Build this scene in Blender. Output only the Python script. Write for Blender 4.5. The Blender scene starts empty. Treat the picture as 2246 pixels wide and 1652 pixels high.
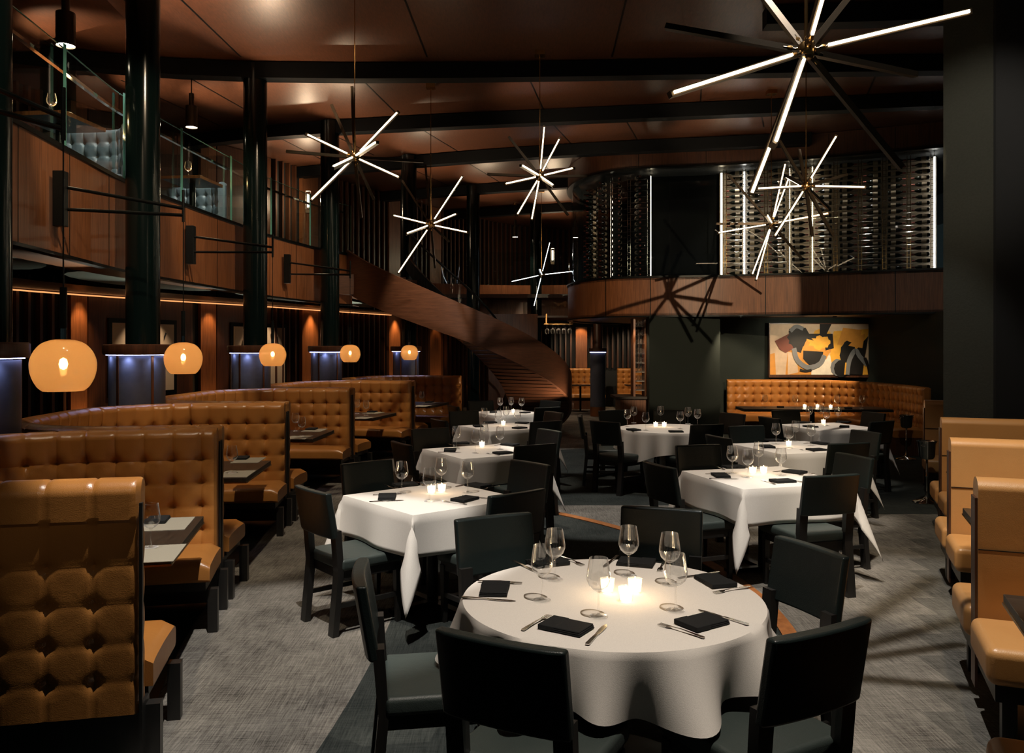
import bpy, math, random
from mathutils import Vector, Matrix
random.seed(7)
SC = bpy.context.scene
COL = SC.collection
PI = math.pi
sin, cos = math.sin, math.cos

# ------------------------------------------------------------ camera, world, exposure, lights
H, F, PX0, PY0 = 1.8, 1800.0, 1123.0, 764.0
cam_d = bpy.data.cameras.new('camera')
cam = bpy.data.objects.new('camera', cam_d); COL.objects.link(cam)
cam.location = (0, 0, H); cam.rotation_euler = (PI/2, 0, 0)
cam_d.sensor_width = 36; cam_d.lens = F/2246*36
cam_d.shift_y = -(826-PY0)/2246
cam_d.clip_start = 0.05; cam_d.clip_end = 200
SC.camera = cam
w = bpy.data.worlds.new('world'); SC.world = w; w.use_nodes = True
w.node_tree.nodes['Background'].inputs[0].default_value = (.35, .52, .55, 1)
w.node_tree.nodes['Background'].inputs[1].default_value = 0.016
SC.view_settings.view_transform = 'Standard'; SC.view_settings.look = 'None'
SC.view_settings.gamma = 1; SC.view_settings.exposure = 0.38
try: SC.view_settings.use_curve_mapping = False
except Exception: pass
SC.cycles.use_denoising = True; SC.cycles.use_adaptive_sampling = True; SC.cycles.adaptive_threshold = 0.05; SC.cycles.adaptive_min_samples = 16
SC.cycles.max_bounces = 6; SC.cycles.transparent_max_bounces = 14
SC.cycles.transmission_bounces = 6; SC.cycles.diffuse_bounces = 2; SC.cycles.glossy_bounces = 3
SC.cycles.caustics_reflective = False; SC.cycles.caustics_refractive = False
SC.cycles.sample_clamp_indirect = 3

WARM = (1, .74, .48); SOFT = (1, .88, .75); WHITE = (1, .95, .88); AMB = (1, .55, .22)
def spot(loc, to, power, size=40, blend=.35, col=SOFT, rad=.03):
    d = bpy.data.lights.new('spot', 'SPOT'); d.energy = power; d.spot_size = math.radians(size)
    d.spot_blend = blend; d.color = col; d.shadow_soft_size = rad
    o = bpy.data.objects.new('spot_light', d); COL.objects.link(o); o.location = loc
    o.rotation_euler = (Vector(to)-Vector(loc)).to_track_quat('-Z', 'Y').to_euler(); return o
def point(loc, power, col=WARM, rad=.03):
    d = bpy.data.lights.new('lamp', 'POINT'); d.energy = power; d.color = col; d.shadow_soft_size = rad
    o = bpy.data.objects.new('lamp_light', d); COL.objects.link(o); o.location = loc; return o
# downlights in the dining room ceiling, one or two for each table
spot((.9, 1.9, 5.7), (.45, 3.3, .76), 700, 27, .5)
spot((-1.2, 4.2, 5.7), (-.55, 5.8, .76), 560, 22, .5)
spot((-.9, 7.6, 5.7), (-.3, 8.4, .76), 520, 22, .5)
spot((-.7, 10.2, 5.7), (-.1, 10.9, .76), 450, 20, .5)
spot((-.2, 12.4, 5.7), (-.05, 13.2, .76), 420, 18, .5)
spot((1.6, 5.2, 5.7), (2.0, 6.6, .76), 560, 22, .5)
spot((2.5, 7.3, 5.7), (2.95, 8.65, .76), 500, 22, .5)
spot((3.8, 10.3, 5.7), (4.2, 10.95, .76), 460, 20, .5)
spot((1.8, 9.8, 5.7), (2.05, 10.75, .76), 460, 22, .5)
# aisles
spot((-.9, 3.2, 5.7), (-1.3, 4.6, 0), 950, 32, .3, WHITE)
spot((1.6, 4.2, 5.7), (2.6, 5.0, 0), 700, 42, .3, WHITE)
spot((.6, 8.4, 5.7), (.95, 8.9, 0), 700, 26, .3, WHITE)
spot((.9, 12.0, 5.7), (.9, 13.2, 0), 450, 30, .3, WHITE)
spot((3.4, 7.4, 5.7), (4.2, 9.0, 0), 120, 40, .4, WHITE)
# booths on the left
for (x, y, tx, ty, p) in ((-1.9, 3.6, -2.2, 4.9, 200), (-1.9, 5.6, -2.6, 7.4, 400), (-1.9, 8.4, -2.8, 10.2, 400),
                          (-1.5, 11.2, -2.5, 13.0, 400), (-1.0, 13.6, -1.8, 16.0, 650)):
    spot((x, y, 5.6), (tx, ty, .7), p, 32, .4, (1, .84, .62), .05)
spot((-1.0, -.6, 3.9), (-1.95, 3.4, 1.45), 55, 20, 1, (1, .84, .62), .05)
# right hand booths and the wall picture
spot((2.0, 4.6, 5.6), (3.6, 6.6, .8), 420, 40, .3, (1, .82, .58), .04)
spot((2.0, 2.4, 5.6), (2.9, 4.2, .8), 260, 36, .3, (1, .82, .58), .04)

# ------------------------------------------------------------ materials
def newmat(name):
    m = bpy.data.materials.new(name); m.use_nodes = True
    nt = m.node_tree; b = nt.nodes['Principled BSDF']; return m, nt, b
def N(nt, t, **k):
    n = nt.nodes.new(t)
    for a, v in k.items(): setattr(n, a, v)
    return n
def simple(name, col, rough=.5, metal=0, bump=0, scale=200, coat=0, spec=.5):
    m, nt, b = newmat(name)
    b.inputs['Base Color'].default_value = (*col, 1); b.inputs['Roughness'].default_value = rough
    b.inputs['Metallic'].default_value = metal; b.inputs['Coat Weight'].default_value = coat
    b.inputs['Specular IOR Level'].default_value = spec
    tc = N(nt, 'ShaderNodeTexCoord'); nz = N(nt, 'ShaderNodeTexNoise'); nz.inputs['Scale'].default_value = scale
    nz.inputs['Detail'].default_value = 3
    nt.links.new(tc.outputs['Object'], nz.inputs['Vector'])
    mx = N(nt, 'ShaderNodeMix', data_type='RGBA'); mx.inputs[6].default_value = (*[c*.8 for c in col], 1)
    mx.inputs[7].default_value = (*[min(1, c*1.18) for c in col], 1)
    nt.links.new(nz.outputs[0], mx.inputs[0]); nt.links.new(mx.outputs[2], b.inputs['Base Color'])
    if bump:
        bp = N(nt, 'ShaderNodeBump'); bp.inputs['Strength'].default_value = bump; bp.inputs['Distance'].default_value = .005
        nt.links.new(nz.outputs[0], bp.inputs['Height']); nt.links.new(bp.outputs[0], b.inputs['Normal'])
    return m
def wood(name, dark, light, stretch=(14, 14, .8), rough=.4, seam=None, coat=.15):
    m, nt, b = newmat(name); L = nt.links.new
    tc = N(nt, 'ShaderNodeTexCoord'); mp = N(nt, 'ShaderNodeMapping'); mp.inputs['Scale'].default_value = stretch
    nz = N(nt, 'ShaderNodeTexNoise'); nz.inputs['Scale'].default_value = 3; nz.inputs['Detail'].default_value = 6
    nz.inputs['Roughness'].default_value = .65; nz.inputs['Distortion'].default_value = .6
    L(tc.outputs['Object'], mp.inputs[0]); L(mp.outputs[0], nz.inputs['Vector'])
    rp = N(nt, 'ShaderNodeValToRGB'); rp.color_ramp.elements[0].position = .3; rp.color_ramp.elements[1].position = .7
    rp.color_ramp.elements[0].color = (*dark, 1); rp.color_ramp.elements[1].color = (*light, 1)
    L(nz.outputs[0], rp.inputs[0]); L(rp.outputs[0], b.inputs['Base Color'])
    b.inputs['Roughness'].default_value = rough; b.inputs['Coat Weight'].default_value = coat
    b.inputs['Coat Roughness'].default_value = .3
    bp = N(nt, 'ShaderNodeBump'); bp.inputs['Strength'].default_value = .15; bp.inputs['Distance'].default_value = .004
    L(nz.outputs[0], bp.inputs['Height']); L(bp.outputs[0], b.inputs['Normal'])
    return m
def emit(name, col, s):
    m = bpy.data.materials.new(name); m.use_nodes = True; nt = m.node_tree
    for n in list(nt.nodes): nt.nodes.remove(n)
    e = N(nt, 'ShaderNodeEmission'); e.inputs[0].default_value = (*col, 1); e.inputs[1].default_value = s
    o = N(nt, 'ShaderNodeOutputMaterial'); nt.links.new(e.outputs[0], o.inputs[0]); return m
def leather(name, a, bcol, rough=.36, bump=.25, coat=.0):
    m, nt, b = newmat(name); L = nt.links.new
    tc = N(nt, 'ShaderNodeTexCoord'); n1 = N(nt, 'ShaderNodeTexNoise'); n1.inputs['Scale'].default_value = 3.5
    n1.inputs['Detail'].default_value = 5; L(tc.outputs['Object'], n1.inputs['Vector'])
    mx = N(nt, 'ShaderNodeMix', data_type='RGBA'); mx.inputs[6].default_value = (*a, 1); mx.inputs[7].default_value = (*bcol, 1)
    L(n1.outputs[0], mx.inputs[0]); L(mx.outputs[2], b.inputs['Base Color'])
    vo = N(nt, 'ShaderNodeTexVoronoi'); vo.inputs['Scale'].default_value = 260; L(tc.outputs['Object'], vo.inputs['Vector'])
    n2 = N(nt, 'ShaderNodeTexNoise'); n2.inputs['Scale'].default_value = 9; n2.inputs['Detail'].default_value = 4
    n2.inputs['Distortion'].default_value = 1.5; L(tc.outputs['Object'], n2.inputs['Vector'])
    ad = N(nt, 'ShaderNodeMath', operation='MULTIPLY_ADD'); L(n2.outputs[0], ad.inputs[0]); ad.inputs[1].default_value = 4; L(vo.outputs[0], ad.inputs[2])
    bp = N(nt, 'ShaderNodeBump'); bp.inputs['Strength'].default_value = bump; bp.inputs['Distance'].default_value = .003
    L(ad.outputs[0], bp.inputs['Height']); L(bp.outputs[0], b.inputs['Normal'])
    b.inputs['Roughness'].default_value = rough; b.inputs['Coat Weight'].default_value = coat; return m
def schlick(nt, f0, f1):
    lw = N(nt, 'ShaderNodeLayerWeight'); lw.inputs[0].default_value = .5
    pw = N(nt, 'ShaderNodeMath', operation='POWER'); pw.inputs[1].default_value = 4; nt.links.new(lw.outputs['Facing'], pw.inputs[0])
    mu = N(nt, 'ShaderNodeMath', operation='MULTIPLY_ADD'); mu.inputs[1].default_value = f1; mu.inputs[2].default_value = f0; nt.links.new(pw.outputs[0], mu.inputs[0]); return mu
def clear_glass(name, tint=(1, 1, 1), rim=0.0, refl=1.0):
    # thin glass: reflection growing towards grazing angles over a see-through sheet, white mixed in there paints the bright rims
    m = bpy.data.materials.new(name); m.use_nodes = True; nt = m.node_tree; L = nt.links.new
    for n in list(nt.nodes): nt.nodes.remove(n)
    tr = N(nt, 'ShaderNodeBsdfTransparent'); tr.inputs[0].default_value = (*tint, 1)
    gl = N(nt, 'ShaderNodeBsdfGlossy'); gl.inputs['Roughness'].default_value = .05 if rim else .02; gl.inputs[0].default_value = (1, 1, 1, 1)
    mu = schlick(nt, .07*refl, .9*refl)
    mx = N(nt, 'ShaderNodeMixShader'); L(mu.outputs[0], mx.inputs[0]); L(tr.outputs[0], mx.inputs[1]); L(gl.outputs[0], mx.inputs[2])
    out = mx
    if rim:
        df = N(nt, 'ShaderNodeBsdfDiffuse'); df.inputs[0].default_value = (.95, .94, .92, 1)
        lw = N(nt, 'ShaderNodeLayerWeight'); lw.inputs[0].default_value = .5
        pw = N(nt, 'ShaderNodeMath', operation='POWER'); pw.inputs[1].default_value = 5; L(lw.outputs['Facing'], pw.inputs[0])
        ml = N(nt, 'ShaderNodeMath', operation='MULTIPLY'); ml.inputs[1].default_value = rim; L(pw.outputs[0], ml.inputs[0])
        m2 = N(nt, 'ShaderNodeMixShader'); L(ml.outputs[0], m2.inputs[0]); L(mx.outputs[0], m2.inputs[1]); L(df.outputs[0], m2.inputs[2]); out = m2
    o = N(nt, 'ShaderNodeOutputMaterial'); L(out.outputs[0], o.inputs[0]); return m

M = {}
M['tan'] = leather('cognac_leather', (.30, .115, .026), (.44, .185, .045), .30, .12)
M['tan_smooth'] = leather('camel_leather', (.44, .21, .07), (.54, .28, .10), .36, .12)
M['grey_leather'] = leather('blue_grey_leather', (.10, .14, .16), (.16, .21, .24), .38, .2)
M['chair'] = leather('dark_green_leather', (.005, .010, .0095), (.011, .017, .016), .38, .15)
M['seat'] = leather('green_seat_leather', (.024, .034, .031), (.036, .048, .044), .5, .15)
M['ebony'] = wood('ebonised_wood', (.006, .006, .006), (.014, .012, .010), rough=.42)
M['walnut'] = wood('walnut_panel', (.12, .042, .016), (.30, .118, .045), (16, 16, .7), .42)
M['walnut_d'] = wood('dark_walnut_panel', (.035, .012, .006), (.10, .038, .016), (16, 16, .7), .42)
M['ceil'] = wood('ceiling_veneer', (.040, .014, .007), (.135, .052, .026), (26, 3, 26), .38, coat=.3)
M['stairw'] = wood('stair_veneer', (.060, .022, .010), (.13, .050, .024), (1.2, 1.2, 14), .4)
M['table'] = wood('dark_table_wood', (.015, .011, .008), (.04, .028, .019), (2, 12, 12), .35)
M['floorwood'] = wood('oak_strip', (.25, .08, .02), (.45, .17, .05), (6, 6, 6), .5)
M['black'] = simple('black_steel', (.010, .012, .012), .35, .6, spec=.4)
M['colm'] = simple('dark_green_enamel', (.003, .008, .008), .16, .0, scale=3, spec=.35)
M['bluebox'] = simple('blackened_steel', (.09, .10, .14), .45, .1, .1, 20)
M['copper'] = simple('copper_edge', (.5, .22, .10), .35, 1)
M['brass'] = simple('brass', (.55, .32, .12), .25, 1, scale=40)
M['bronze'] = simple('bronze_bar', (.06, .045, .03), .35, .8)
M['chrome'] = simple('chrome', (.8, .78, .74), .08, 1, scale=10)
M['steel'] = simple('cutlery_steel', (.65, .63, .6), .18, 1, scale=30)
M['cloth'] = simple('white_linen', (.72, .68, .63), .85, 0, .15, 400, spec=.1)
M['napkin'] = simple('black_napkin', (.012, .013, .014), .8, 0, .3, 500, spec=.2)
M['mat'] = simple('woven_placemat', (.30, .27, .21), .7, 0, .6, 300)
M['greenwall'] = simple('dark_green_plaster', (.005, .0115, .0085), .85, 0, .2, 60)
M['darkwall'] = simple('dark_wall', (.004, .006, .0065), .7, 0, .1, 60)
M['concrete'] = simple('grey_green_plaster', (.055, .060, .045), .8, 0, .5, 45)  # grey-green plaster with random fine mottling
M['beam'] = simple('beam_paint', (.0025, .0035, .0045), .6, 0, spec=.2)
M['soffit'] = simple('pale_soffit', (.20, .22, .19), .6, 0)
M['led'] = emit('led_strip', (1, .78, .50), 7)
M['reflcool'] = emit('cool_reflection_glow', (.85, .95, 1), 5)  # glow for the starburst that stands in for a reflection
M['ledblue'] = emit('blue_white_led', (.5, .56, 1), 10)
M['bulb'] = emit('lamp_bulb', (1, .74, .40), 36)
M['disc'] = emit('downlight_disc', (1, .85, .62), 22)
M['flame'] = emit('candle_flame', (1, .62, .28), 30)
M['cove'] = emit('cove_strip', (1, .40, .14), .9)
M['glass'] = clear_glass('clear_glass', (.985, .985, .98), .8, 1.1)
M['pane'] = clear_glass('green_tinted_pane', (.80, .90, .87), 0, .9)
M['cellpane'] = clear_glass('cellar_pane', (.78, .84, .84), 0, .5)
M['edge'] = simple('glass_edge', (.10, .30, .26), .2, 0, coat=.5)
M['wax'] = emit('lit_votive', (1, .76, .48), 5)
M['bottle'] = simple('dark_bottle_glass', (.006, .008, .006), .12, 0, scale=20)
M['label'] = simple('bottle_label', (.30, .24, .17), .6)
M['foil'] = simple('bottle_foil', (.14, .03, .02), .35, .5)
M['rackback'] = simple('rack_back', (.13, .10, .07), .4)
# amber globe shade
def amber():
    m = bpy.data.materials.new('amber_glass'); m.use_nodes = True; nt = m.node_tree; L = nt.links.new
    for n in list(nt.nodes): nt.nodes.remove(n)
    tr = N(nt, 'ShaderNodeBsdfTransparent'); tr.inputs[0].default_value = (1, .60, .28, 1)
    tl = N(nt, 'ShaderNodeBsdfTranslucent'); tl.inputs[0].default_value = (1, .55, .24, 1)
    a = N(nt, 'ShaderNodeMixShader'); a.inputs[0].default_value = .55; L(tr.outputs[0], a.inputs[1]); L(tl.outputs[0], a.inputs[2])
    gl = N(nt, 'ShaderNodeBsdfGlossy'); gl.inputs['Roughness'].default_value = .05
    fr = schlick(nt, .05, .35)
    b = N(nt, 'ShaderNodeMixShader'); L(fr.outputs[0], b.inputs[0]); L(a.outputs[0], b.inputs[1]); L(gl.outputs[0], b.inputs[2])
    o = N(nt, 'ShaderNodeOutputMaterial'); L(b.outputs[0], o.inputs[0]); return m
M['amber'] = amber()
# carpet
def carpet():
    m, nt, b = newmat('patterned_carpet'); L = nt.links.new
    def math_(op, a, c=None, d=None):
        n = N(nt, 'ShaderNodeMath', operation=op)
        for i, v in enumerate((a, c, d)):
            if v is None: continue
            if isinstance(v, (int, float)): n.inputs[i].default_value = v
            else: L(v, n.inputs[i])
        return n.outputs[0]
    g = N(nt, 'ShaderNodeNewGeometry'); sp = N(nt, 'ShaderNodeSeparateXYZ'); L(g.outputs['Position'], sp.inputs[0])
    x, y = sp.outputs[0], sp.outputs[1]
    def streak(rot, sc, scale=1.0):
        mp = N(nt, 'ShaderNodeMapping'); mp.inputs['Rotation'].default_value = (0, 0, rot); mp.inputs['Scale'].default_value = sc
        nz = N(nt, 'ShaderNodeTexNoise'); nz.inputs['Scale'].default_value = scale; nz.inputs['Detail'].default_value = 5; nz.inputs['Roughness'].default_value = .7
        L(g.outputs['Position'], mp.inputs[0]); L(mp.outputs[0], nz.inputs['Vector']); return nz.outputs[0]
    s1 = streak(.42, (120, 5, 1)); s2 = streak(.42, (7, 110, 1)); s3 = streak(0, (1.1, 1.1, 1)); s4 = streak(0, (150, 150, 1))
    t = math_('MULTIPLY_ADD', s1, .9, math_('MULTIPLY', s2, .6)); t = math_('MULTIPLY_ADD', s3, .8, t); t = math_('MULTIPLY_ADD', s4, .35, t)
    t = math_('MULTIPLY_ADD', math_('SUBTRACT', t, 1.32), 1.9, .45)
    lo = N(nt, 'ShaderNodeMix', data_type='RGBA', clamp_factor=True); lo.inputs[6].default_value = (.045, .040, .035, 1); lo.inputs[7].default_value = (.30, .275, .24, 1)
    L(t, lo.inputs[0])
    dk = N(nt, 'ShaderNodeMix', data_type='RGBA', clamp_factor=True); dk.inputs[6].default_value = (.012, .015, .014, 1); dk.inputs[7].default_value = (.055, .06, .055, 1)
    L(t, dk.inputs[0])
    def ring(cx, cy, r):
        dx = math_('SUBTRACT', x, cx); dy = math_('SUBTRACT', y, cy)
        d = math_('SQRT', math_('ADD', math_('MULTIPLY', dx, dx), math_('MULTIPLY', dy, dy))); return math_('SUBTRACT', d, r)
    in1 = ring(CARC[0], CARC[1], CARC[2])
    z1 = math_('LESS_THAN', in1, 0); z1 = math_('MULTIPLY', z1, math_('GREATER_THAN', math_('ADD', x, math_('MULTIPLY', math_('MULTIPLY', math_('SUBTRACT', y, 5.2), math_('SUBTRACT', y, 5.2)), .03)), -.80))
    z2 = math_('MULTIPLY', math_('LESS_THAN', ring(2.1, 11.6, 3.2), 0), math_('GREATER_THAN', y, 9.4))
    z3 = math_('MULTIPLY', math_('GREATER_THAN', x, 3.1), math_('GREATER_THAN', y, 8.9))
    # stepped darker tiles towards the booths on the right
    st = math_('SNAP', math_('MULTIPLY_ADD', y, .46, .0), .17)
    z4 = math_('GREATER_THAN', x, math_('ADD', st, .33))
    z = math_('MAXIMUM', math_('MAXIMUM', z1, z2), math_('MAXIMUM', z3, math_('MULTIPLY', z4, .42)))
    mx = N(nt, 'ShaderNodeMix', data_type='RGBA'); L(z, mx.inputs[0]); L(lo.outputs[2], mx.inputs[6]); L(dk.outputs[2], mx.inputs[7])
    L(mx.outputs[2], b.inputs['Base Color']); b.inputs['Roughness'].default_value = .95; b.inputs['Specular IOR Level'].default_value = .1
    bp = N(nt, 'ShaderNodeBump'); bp.inputs['Strength'].default_value = .5; bp.inputs['Distance'].default_value = .006
    L(s4, bp.inputs['Height']); L(bp.outputs[0], b.inputs['Normal']); return m
def circ3(a, b, c):
    ax, ay = a; bx, by = b; cx, cy = c
    d = 2*(ax*(by-cy)+bx*(cy-ay)+cx*(ay-by))
    ux = ((ax*ax+ay*ay)*(by-cy)+(bx*bx+by*by)*(cy-ay)+(cx*cx+cy*cy)*(ay-by))/d
    uy = ((ax*ax+ay*ay)*(cx-bx)+(bx*bx+by*by)*(ax-cx)+(cx*cx+cy*cy)*(bx-ax))/d
    return ux, uy, math.hypot(ax-ux, ay-uy)
CARC = circ3((.46, 8.97), (1.08, 8.18), (1.77, 6.04))
M['carpet'] = carpet()

# ------------------------------------------------------------ helpers
def at(px, py, z):                    # picture point on the horizontal plane z
    d = F*(H-z)/(py-PY0); return Vector(((px-PX0)/F*d, d, z))
def dp(px, py, d):                    # picture point at depth d
    return Vector(((px-PX0)/F*d, d, H+(PY0-py)/F*d))
class MB:
    def __init__(s): s.v = []; s.f = []; s.m = []; s.sm = []
    def add(s, vs, fs, mi=0, smooth=False, T=None):
        o = len(s.v)
        s.v += [tuple(T @ Vector(v)) if T else tuple(v) for v in vs]
        s.f += [tuple(i+o for i in f) for f in fs]; s.m += [mi]*len(fs); s.sm += [smooth]*len(fs); return s
    def box(s, a, b, mi=0, T=None):
        x0, y0, z0 = a; x1, y1, z1 = b
        vs = [(x0,y0,z0),(x1,y0,z0),(x1,y1,z0),(x0,y1,z0),(x0,y0,z1),(x1,y0,z1),(x1,y1,z1),(x0,y1,z1)]
        return s.add(vs, [(0,3,2,1),(4,5,6,7),(0,1,5,4),(1,2,6,5),(2,3,7,6),(3,0,4,7)], mi, False, T)
    def prism(s, pts, z0, z1, mi=0, T=None, smooth=False):
        n = len(pts); vs = [(p[0],p[1],z0) for p in pts]+[(p[0],p[1],z1) for p in pts]
        s.add(vs, [tuple(range(n-1,-1,-1)), tuple(range(n,2*n))], mi, False, T)
        return s.add(vs, [(i,(i+1)%n,(i+1)%n+n,i+n) for i in range(n)], mi, smooth, T)
    def lathe(s, prof, seg=20, mi=0, T=None, c=(0,0,0)):
        n = len(prof); vs = []
        for k in range(seg):
            a = 2*PI*k/seg
            vs += [(c[0]+r*cos(a), c[1]+r*sin(a), c[2]+z) for r, z in prof]
        fs = [(k*n+i, ((k+1)%seg)*n+i, ((k+1)%seg)*n+i+1, k*n+i+1) for k in range(seg) for i in range(n-1)]
        return s.add(vs, fs, mi, True, T)
    def tube(s, pts, r, seg=8, mi=0, cap=True, smooth=True):
        pts = [Vector(p) for p in pts]; n = len(pts); vs = []
        rs = r if isinstance(r, (list, tuple)) else [r]*n
        up = Vector((0,0,1)) if abs((pts[-1]-pts[0]).normalized().z) < .95 else Vector((1,0,0))
        for i, p in enumerate(pts):
            t = (pts[min(i+1,n-1)]-pts[max(i-1,0)]).normalized()
            a = t.cross(up).normalized(); b = t.cross(a).normalized()
            vs += [p+(a*cos(2*PI*k/seg)+b*sin(2*PI*k/seg))*rs[i] for k in range(seg)]
        fs = [(i*seg+k, i*seg+(k+1)%seg, (i+1)*seg+(k+1)%seg, (i+1)*seg+k) for i in range(n-1) for k in range(seg)]
        s.add(vs, fs, mi, smooth)
        if cap: s.add(vs[:seg]+vs[-seg:], [tuple(range(seg)), tuple(range(2*seg-1, seg-1, -1))], mi)
        return s
    def grid(s, fn, nu, nv, mi=0, smooth=True, closeu=False, T=None):
        vs = [fn(i/nu if True else 0, j/nv) for i in range(nu+(0 if closeu else 1)) for j in range(nv+1)]
        ni = nu if closeu else nu
        tot = nu if closeu else nu+1
        fs = [(i*(nv+1)+j, ((i+1)%tot)*(nv+1)+j, ((i+1)%tot)*(nv+1)+j+1, i*(nv+1)+j+1) for i in range(ni) for j in range(nv)]
        return s.add(vs, fs, mi, smooth, T)
    def sweep(s, path, prof, mi=0, smooth=True, closed=False):
        # path: list of (x,y) ; prof: list of (offset to the left normal, z)
        n = len(path); m = len(prof); vs = []
        for i in range(n):
            a = path[max(i-1,0)]; b = path[min(i+1,n-1)]
            tx, ty = b[0]-a[0], b[1]-a[1]; l = math.hypot(tx, ty) or 1; nx, ny = -ty/l, tx/l
            vs += [(path[i][0]+nx*o, path[i][1]+ny*o, z) for o, z in prof]
        mm = m if closed else m-1
        fs = [(i*m+j, (i+1)*m+j, (i+1)*m+(j+1)%m, i*m+(j+1)%m) for i in range(n-1) for j in range(mm)]
        s.add(vs, fs, mi, smooth)
        if closed: s.add(vs[:m]+vs[-m:], [tuple(range(m)), tuple(range(2*m-1, m-1, -1))], mi)
        return s
    def build(s, name, mat, parent=None, bevel=0, seg=2, angle=None, sub=0):
        me = bpy.data.meshes.new(name); me.from_pydata(s.v, [], s.f)
        mats = mat if isinstance(mat, (list, tuple)) else [mat]
        for q in mats: me.materials.append(M[q] if isinstance(q, str) else q)
        me.polygons.foreach_set('material_index', s.m); me.polygons.foreach_set('use_smooth', [bool(q) for q in s.sm]); me.update()
        if any(s.sm): me.set_sharp_from_angle(angle=.75)
        o = bpy.data.objects.new(name, me); COL.objects.link(o)
        if bevel:
            b = o.modifiers.new('bevel', 'BEVEL'); b.width = bevel; b.segments = seg; b.limit_method = 'ANGLE'; b.angle_limit = .7
            me.polygons.foreach_set('use_smooth', [True]*len(me.polygons))
            wn = o.modifiers.new('wn', 'WEIGHTED_NORMAL'); wn.keep_sharp = True
        if sub:
            q = o.modifiers.new('sub', 'SUBSURF'); q.levels = sub; q.render_levels = sub
        if parent: o.parent = parent
        return o
def tag(o, label=None, cat=None, group=None, kind=None):
    if label: o['label'] = label
    if cat: o['category'] = cat
    if group: o['group'] = group
    if kind: o['kind'] = kind
    return o
def empty(name, loc=(0,0,0), rz=0):
    o = bpy.data.objects.new(name, None); COL.objects.link(o); o.location = loc; o.rotation_euler = (0,0,rz)
    o.empty_display_size = .1; return o
def struct(o, label=None): o['kind'] = 'structure'; 
def children(o): return [c for c in bpy.data.objects if c.parent == o]
KIDS = {}
def kids(o):
    if o.name not in KIDS: KIDS[o.name] = children(o)
    return KIDS[o.name]
def copy_tree(o, parent=None):
    ks = kids(o)
    c = o.copy(); COL.objects.link(c)
    if parent: c.parent = parent
    ck = [copy_tree(k, c) for k in ks]; KIDS[c.name] = ck; return c
def place(proto, loc, rz=0, label=None, cat=None, group=None, used=set()):
    if proto.name in used: o = copy_tree(proto)
    else: o = proto; used.add(proto.name); kids(o)
    o.location = loc; o.rotation_euler = (0, 0, rz); return tag(o, label, cat, group)
def catmull(P, n=8):
    out = []
    Q = [tuple(2*a-b for a, b in zip(P[0], P[1]))]+list(P)+[tuple(2*a-b for a, b in zip(P[-1], P[-2]))]
    for i in range(1, len(Q)-2):
        for k in range(n):
            t = k/n; p0, p1, p2, p3 = Q[i-1], Q[i], Q[i+1], Q[i+2]
            out.append(tuple(.5*((2*b)+(-a+c)*t+(2*a-5*b+4*c-d)*t*t+(-a+3*b-3*c+d)*t**3) for a, b, c, d in zip(p0, p1, p2, p3)))
    out.append(tuple(P[-1])); return out
def face(fx, fy): return math.atan2(-fx, fy)
ORD = {1: ['the only'], 2: ['left', 'right'], 3: ['leftmost', 'middle', 'rightmost'],
       4: ['leftmost', 'second from left', 'second from right', 'rightmost'],
       5: ['leftmost', 'second from left', 'middle', 'second from right', 'rightmost'],
       6: ['leftmost', 'second from left', 'third from left', 'third from right', 'second from right', 'rightmost'],
       7: ['leftmost', 'second from left', 'third from left', 'middle', 'third from right', 'second from right', 'rightmost']}
def hpath(path, step=.1):
    out = [path[0]]
    for a, b in zip(path, path[1:]):
        l = math.hypot(b[0]-a[0], b[1]-a[1]); n = max(1, int(l/step))
        out += [(a[0]+(b[0]-a[0])*k/n, a[1]+(b[1]-a[1])*k/n) for k in range(1, n+1)]
    return out
ZC = 5.85       # ceiling
ZB, ZT = 2.65, 3.61   # balcony fascia

# ------------------------------------------------------------ floor, ceiling, walls
m = MB(); m.add([(-14,-3,0),(14,-3,0),(14,34,0),(-14,34,0)], [(0,1,2,3)])
struct(m.build('floor', 'carpet'))
m = MB(); m.box((-14,-3,ZC), (14,34,ZC+.1)); struct(m.build('ceiling', 'ceil'))
LB = catmull([(-1.50,2.4),(-1.69,3.65),(-2.0,4.95),(-2.25,6.44),(-2.34,7.4),(-2.46,8.7),(-2.5,10.5),(-2.3,12.5),(-1.9,14.2),(-1.2,16.8)], 6)
RBd = [(1.72,2.4),(2.24,3.65),(2.84,4.92),(3.35,6.0),(3.75,6.95),(4.4,8.4),(5.4,10.6)]
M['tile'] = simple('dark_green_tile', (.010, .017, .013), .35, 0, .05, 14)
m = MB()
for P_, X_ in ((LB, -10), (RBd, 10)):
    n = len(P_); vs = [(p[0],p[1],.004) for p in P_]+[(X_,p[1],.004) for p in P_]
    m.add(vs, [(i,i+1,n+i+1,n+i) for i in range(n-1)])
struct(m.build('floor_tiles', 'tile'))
m = MB()
for P_ in (LB, RBd): m.sweep(P_, [(-.006,.002),(-.006,.010),(.006,.010),(.006,.002)], closed=True, smooth=False)
struct(m.build('trim_30', 'bronze'))
# oak strip inlaid along the edge of the dark carpet
a0 = math.atan2(9.3-CARC[1], .1-CARC[0]); a1 = math.atan2(4.6-CARC[1], 1.8-CARC[0])
pth = [(CARC[0]+CARC[2]*cos(a0+(a1-a0)*k/40), CARC[1]+CARC[2]*sin(a0+(a1-a0)*k/40)) for k in range(41)]
m = MB(); m.sweep(pth, [(-.05,.001),(-.05,.008),(.05,.008),(.05,.001)], closed=True, smooth=False); struct(m.build('trim_1', 'floorwood'))
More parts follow.
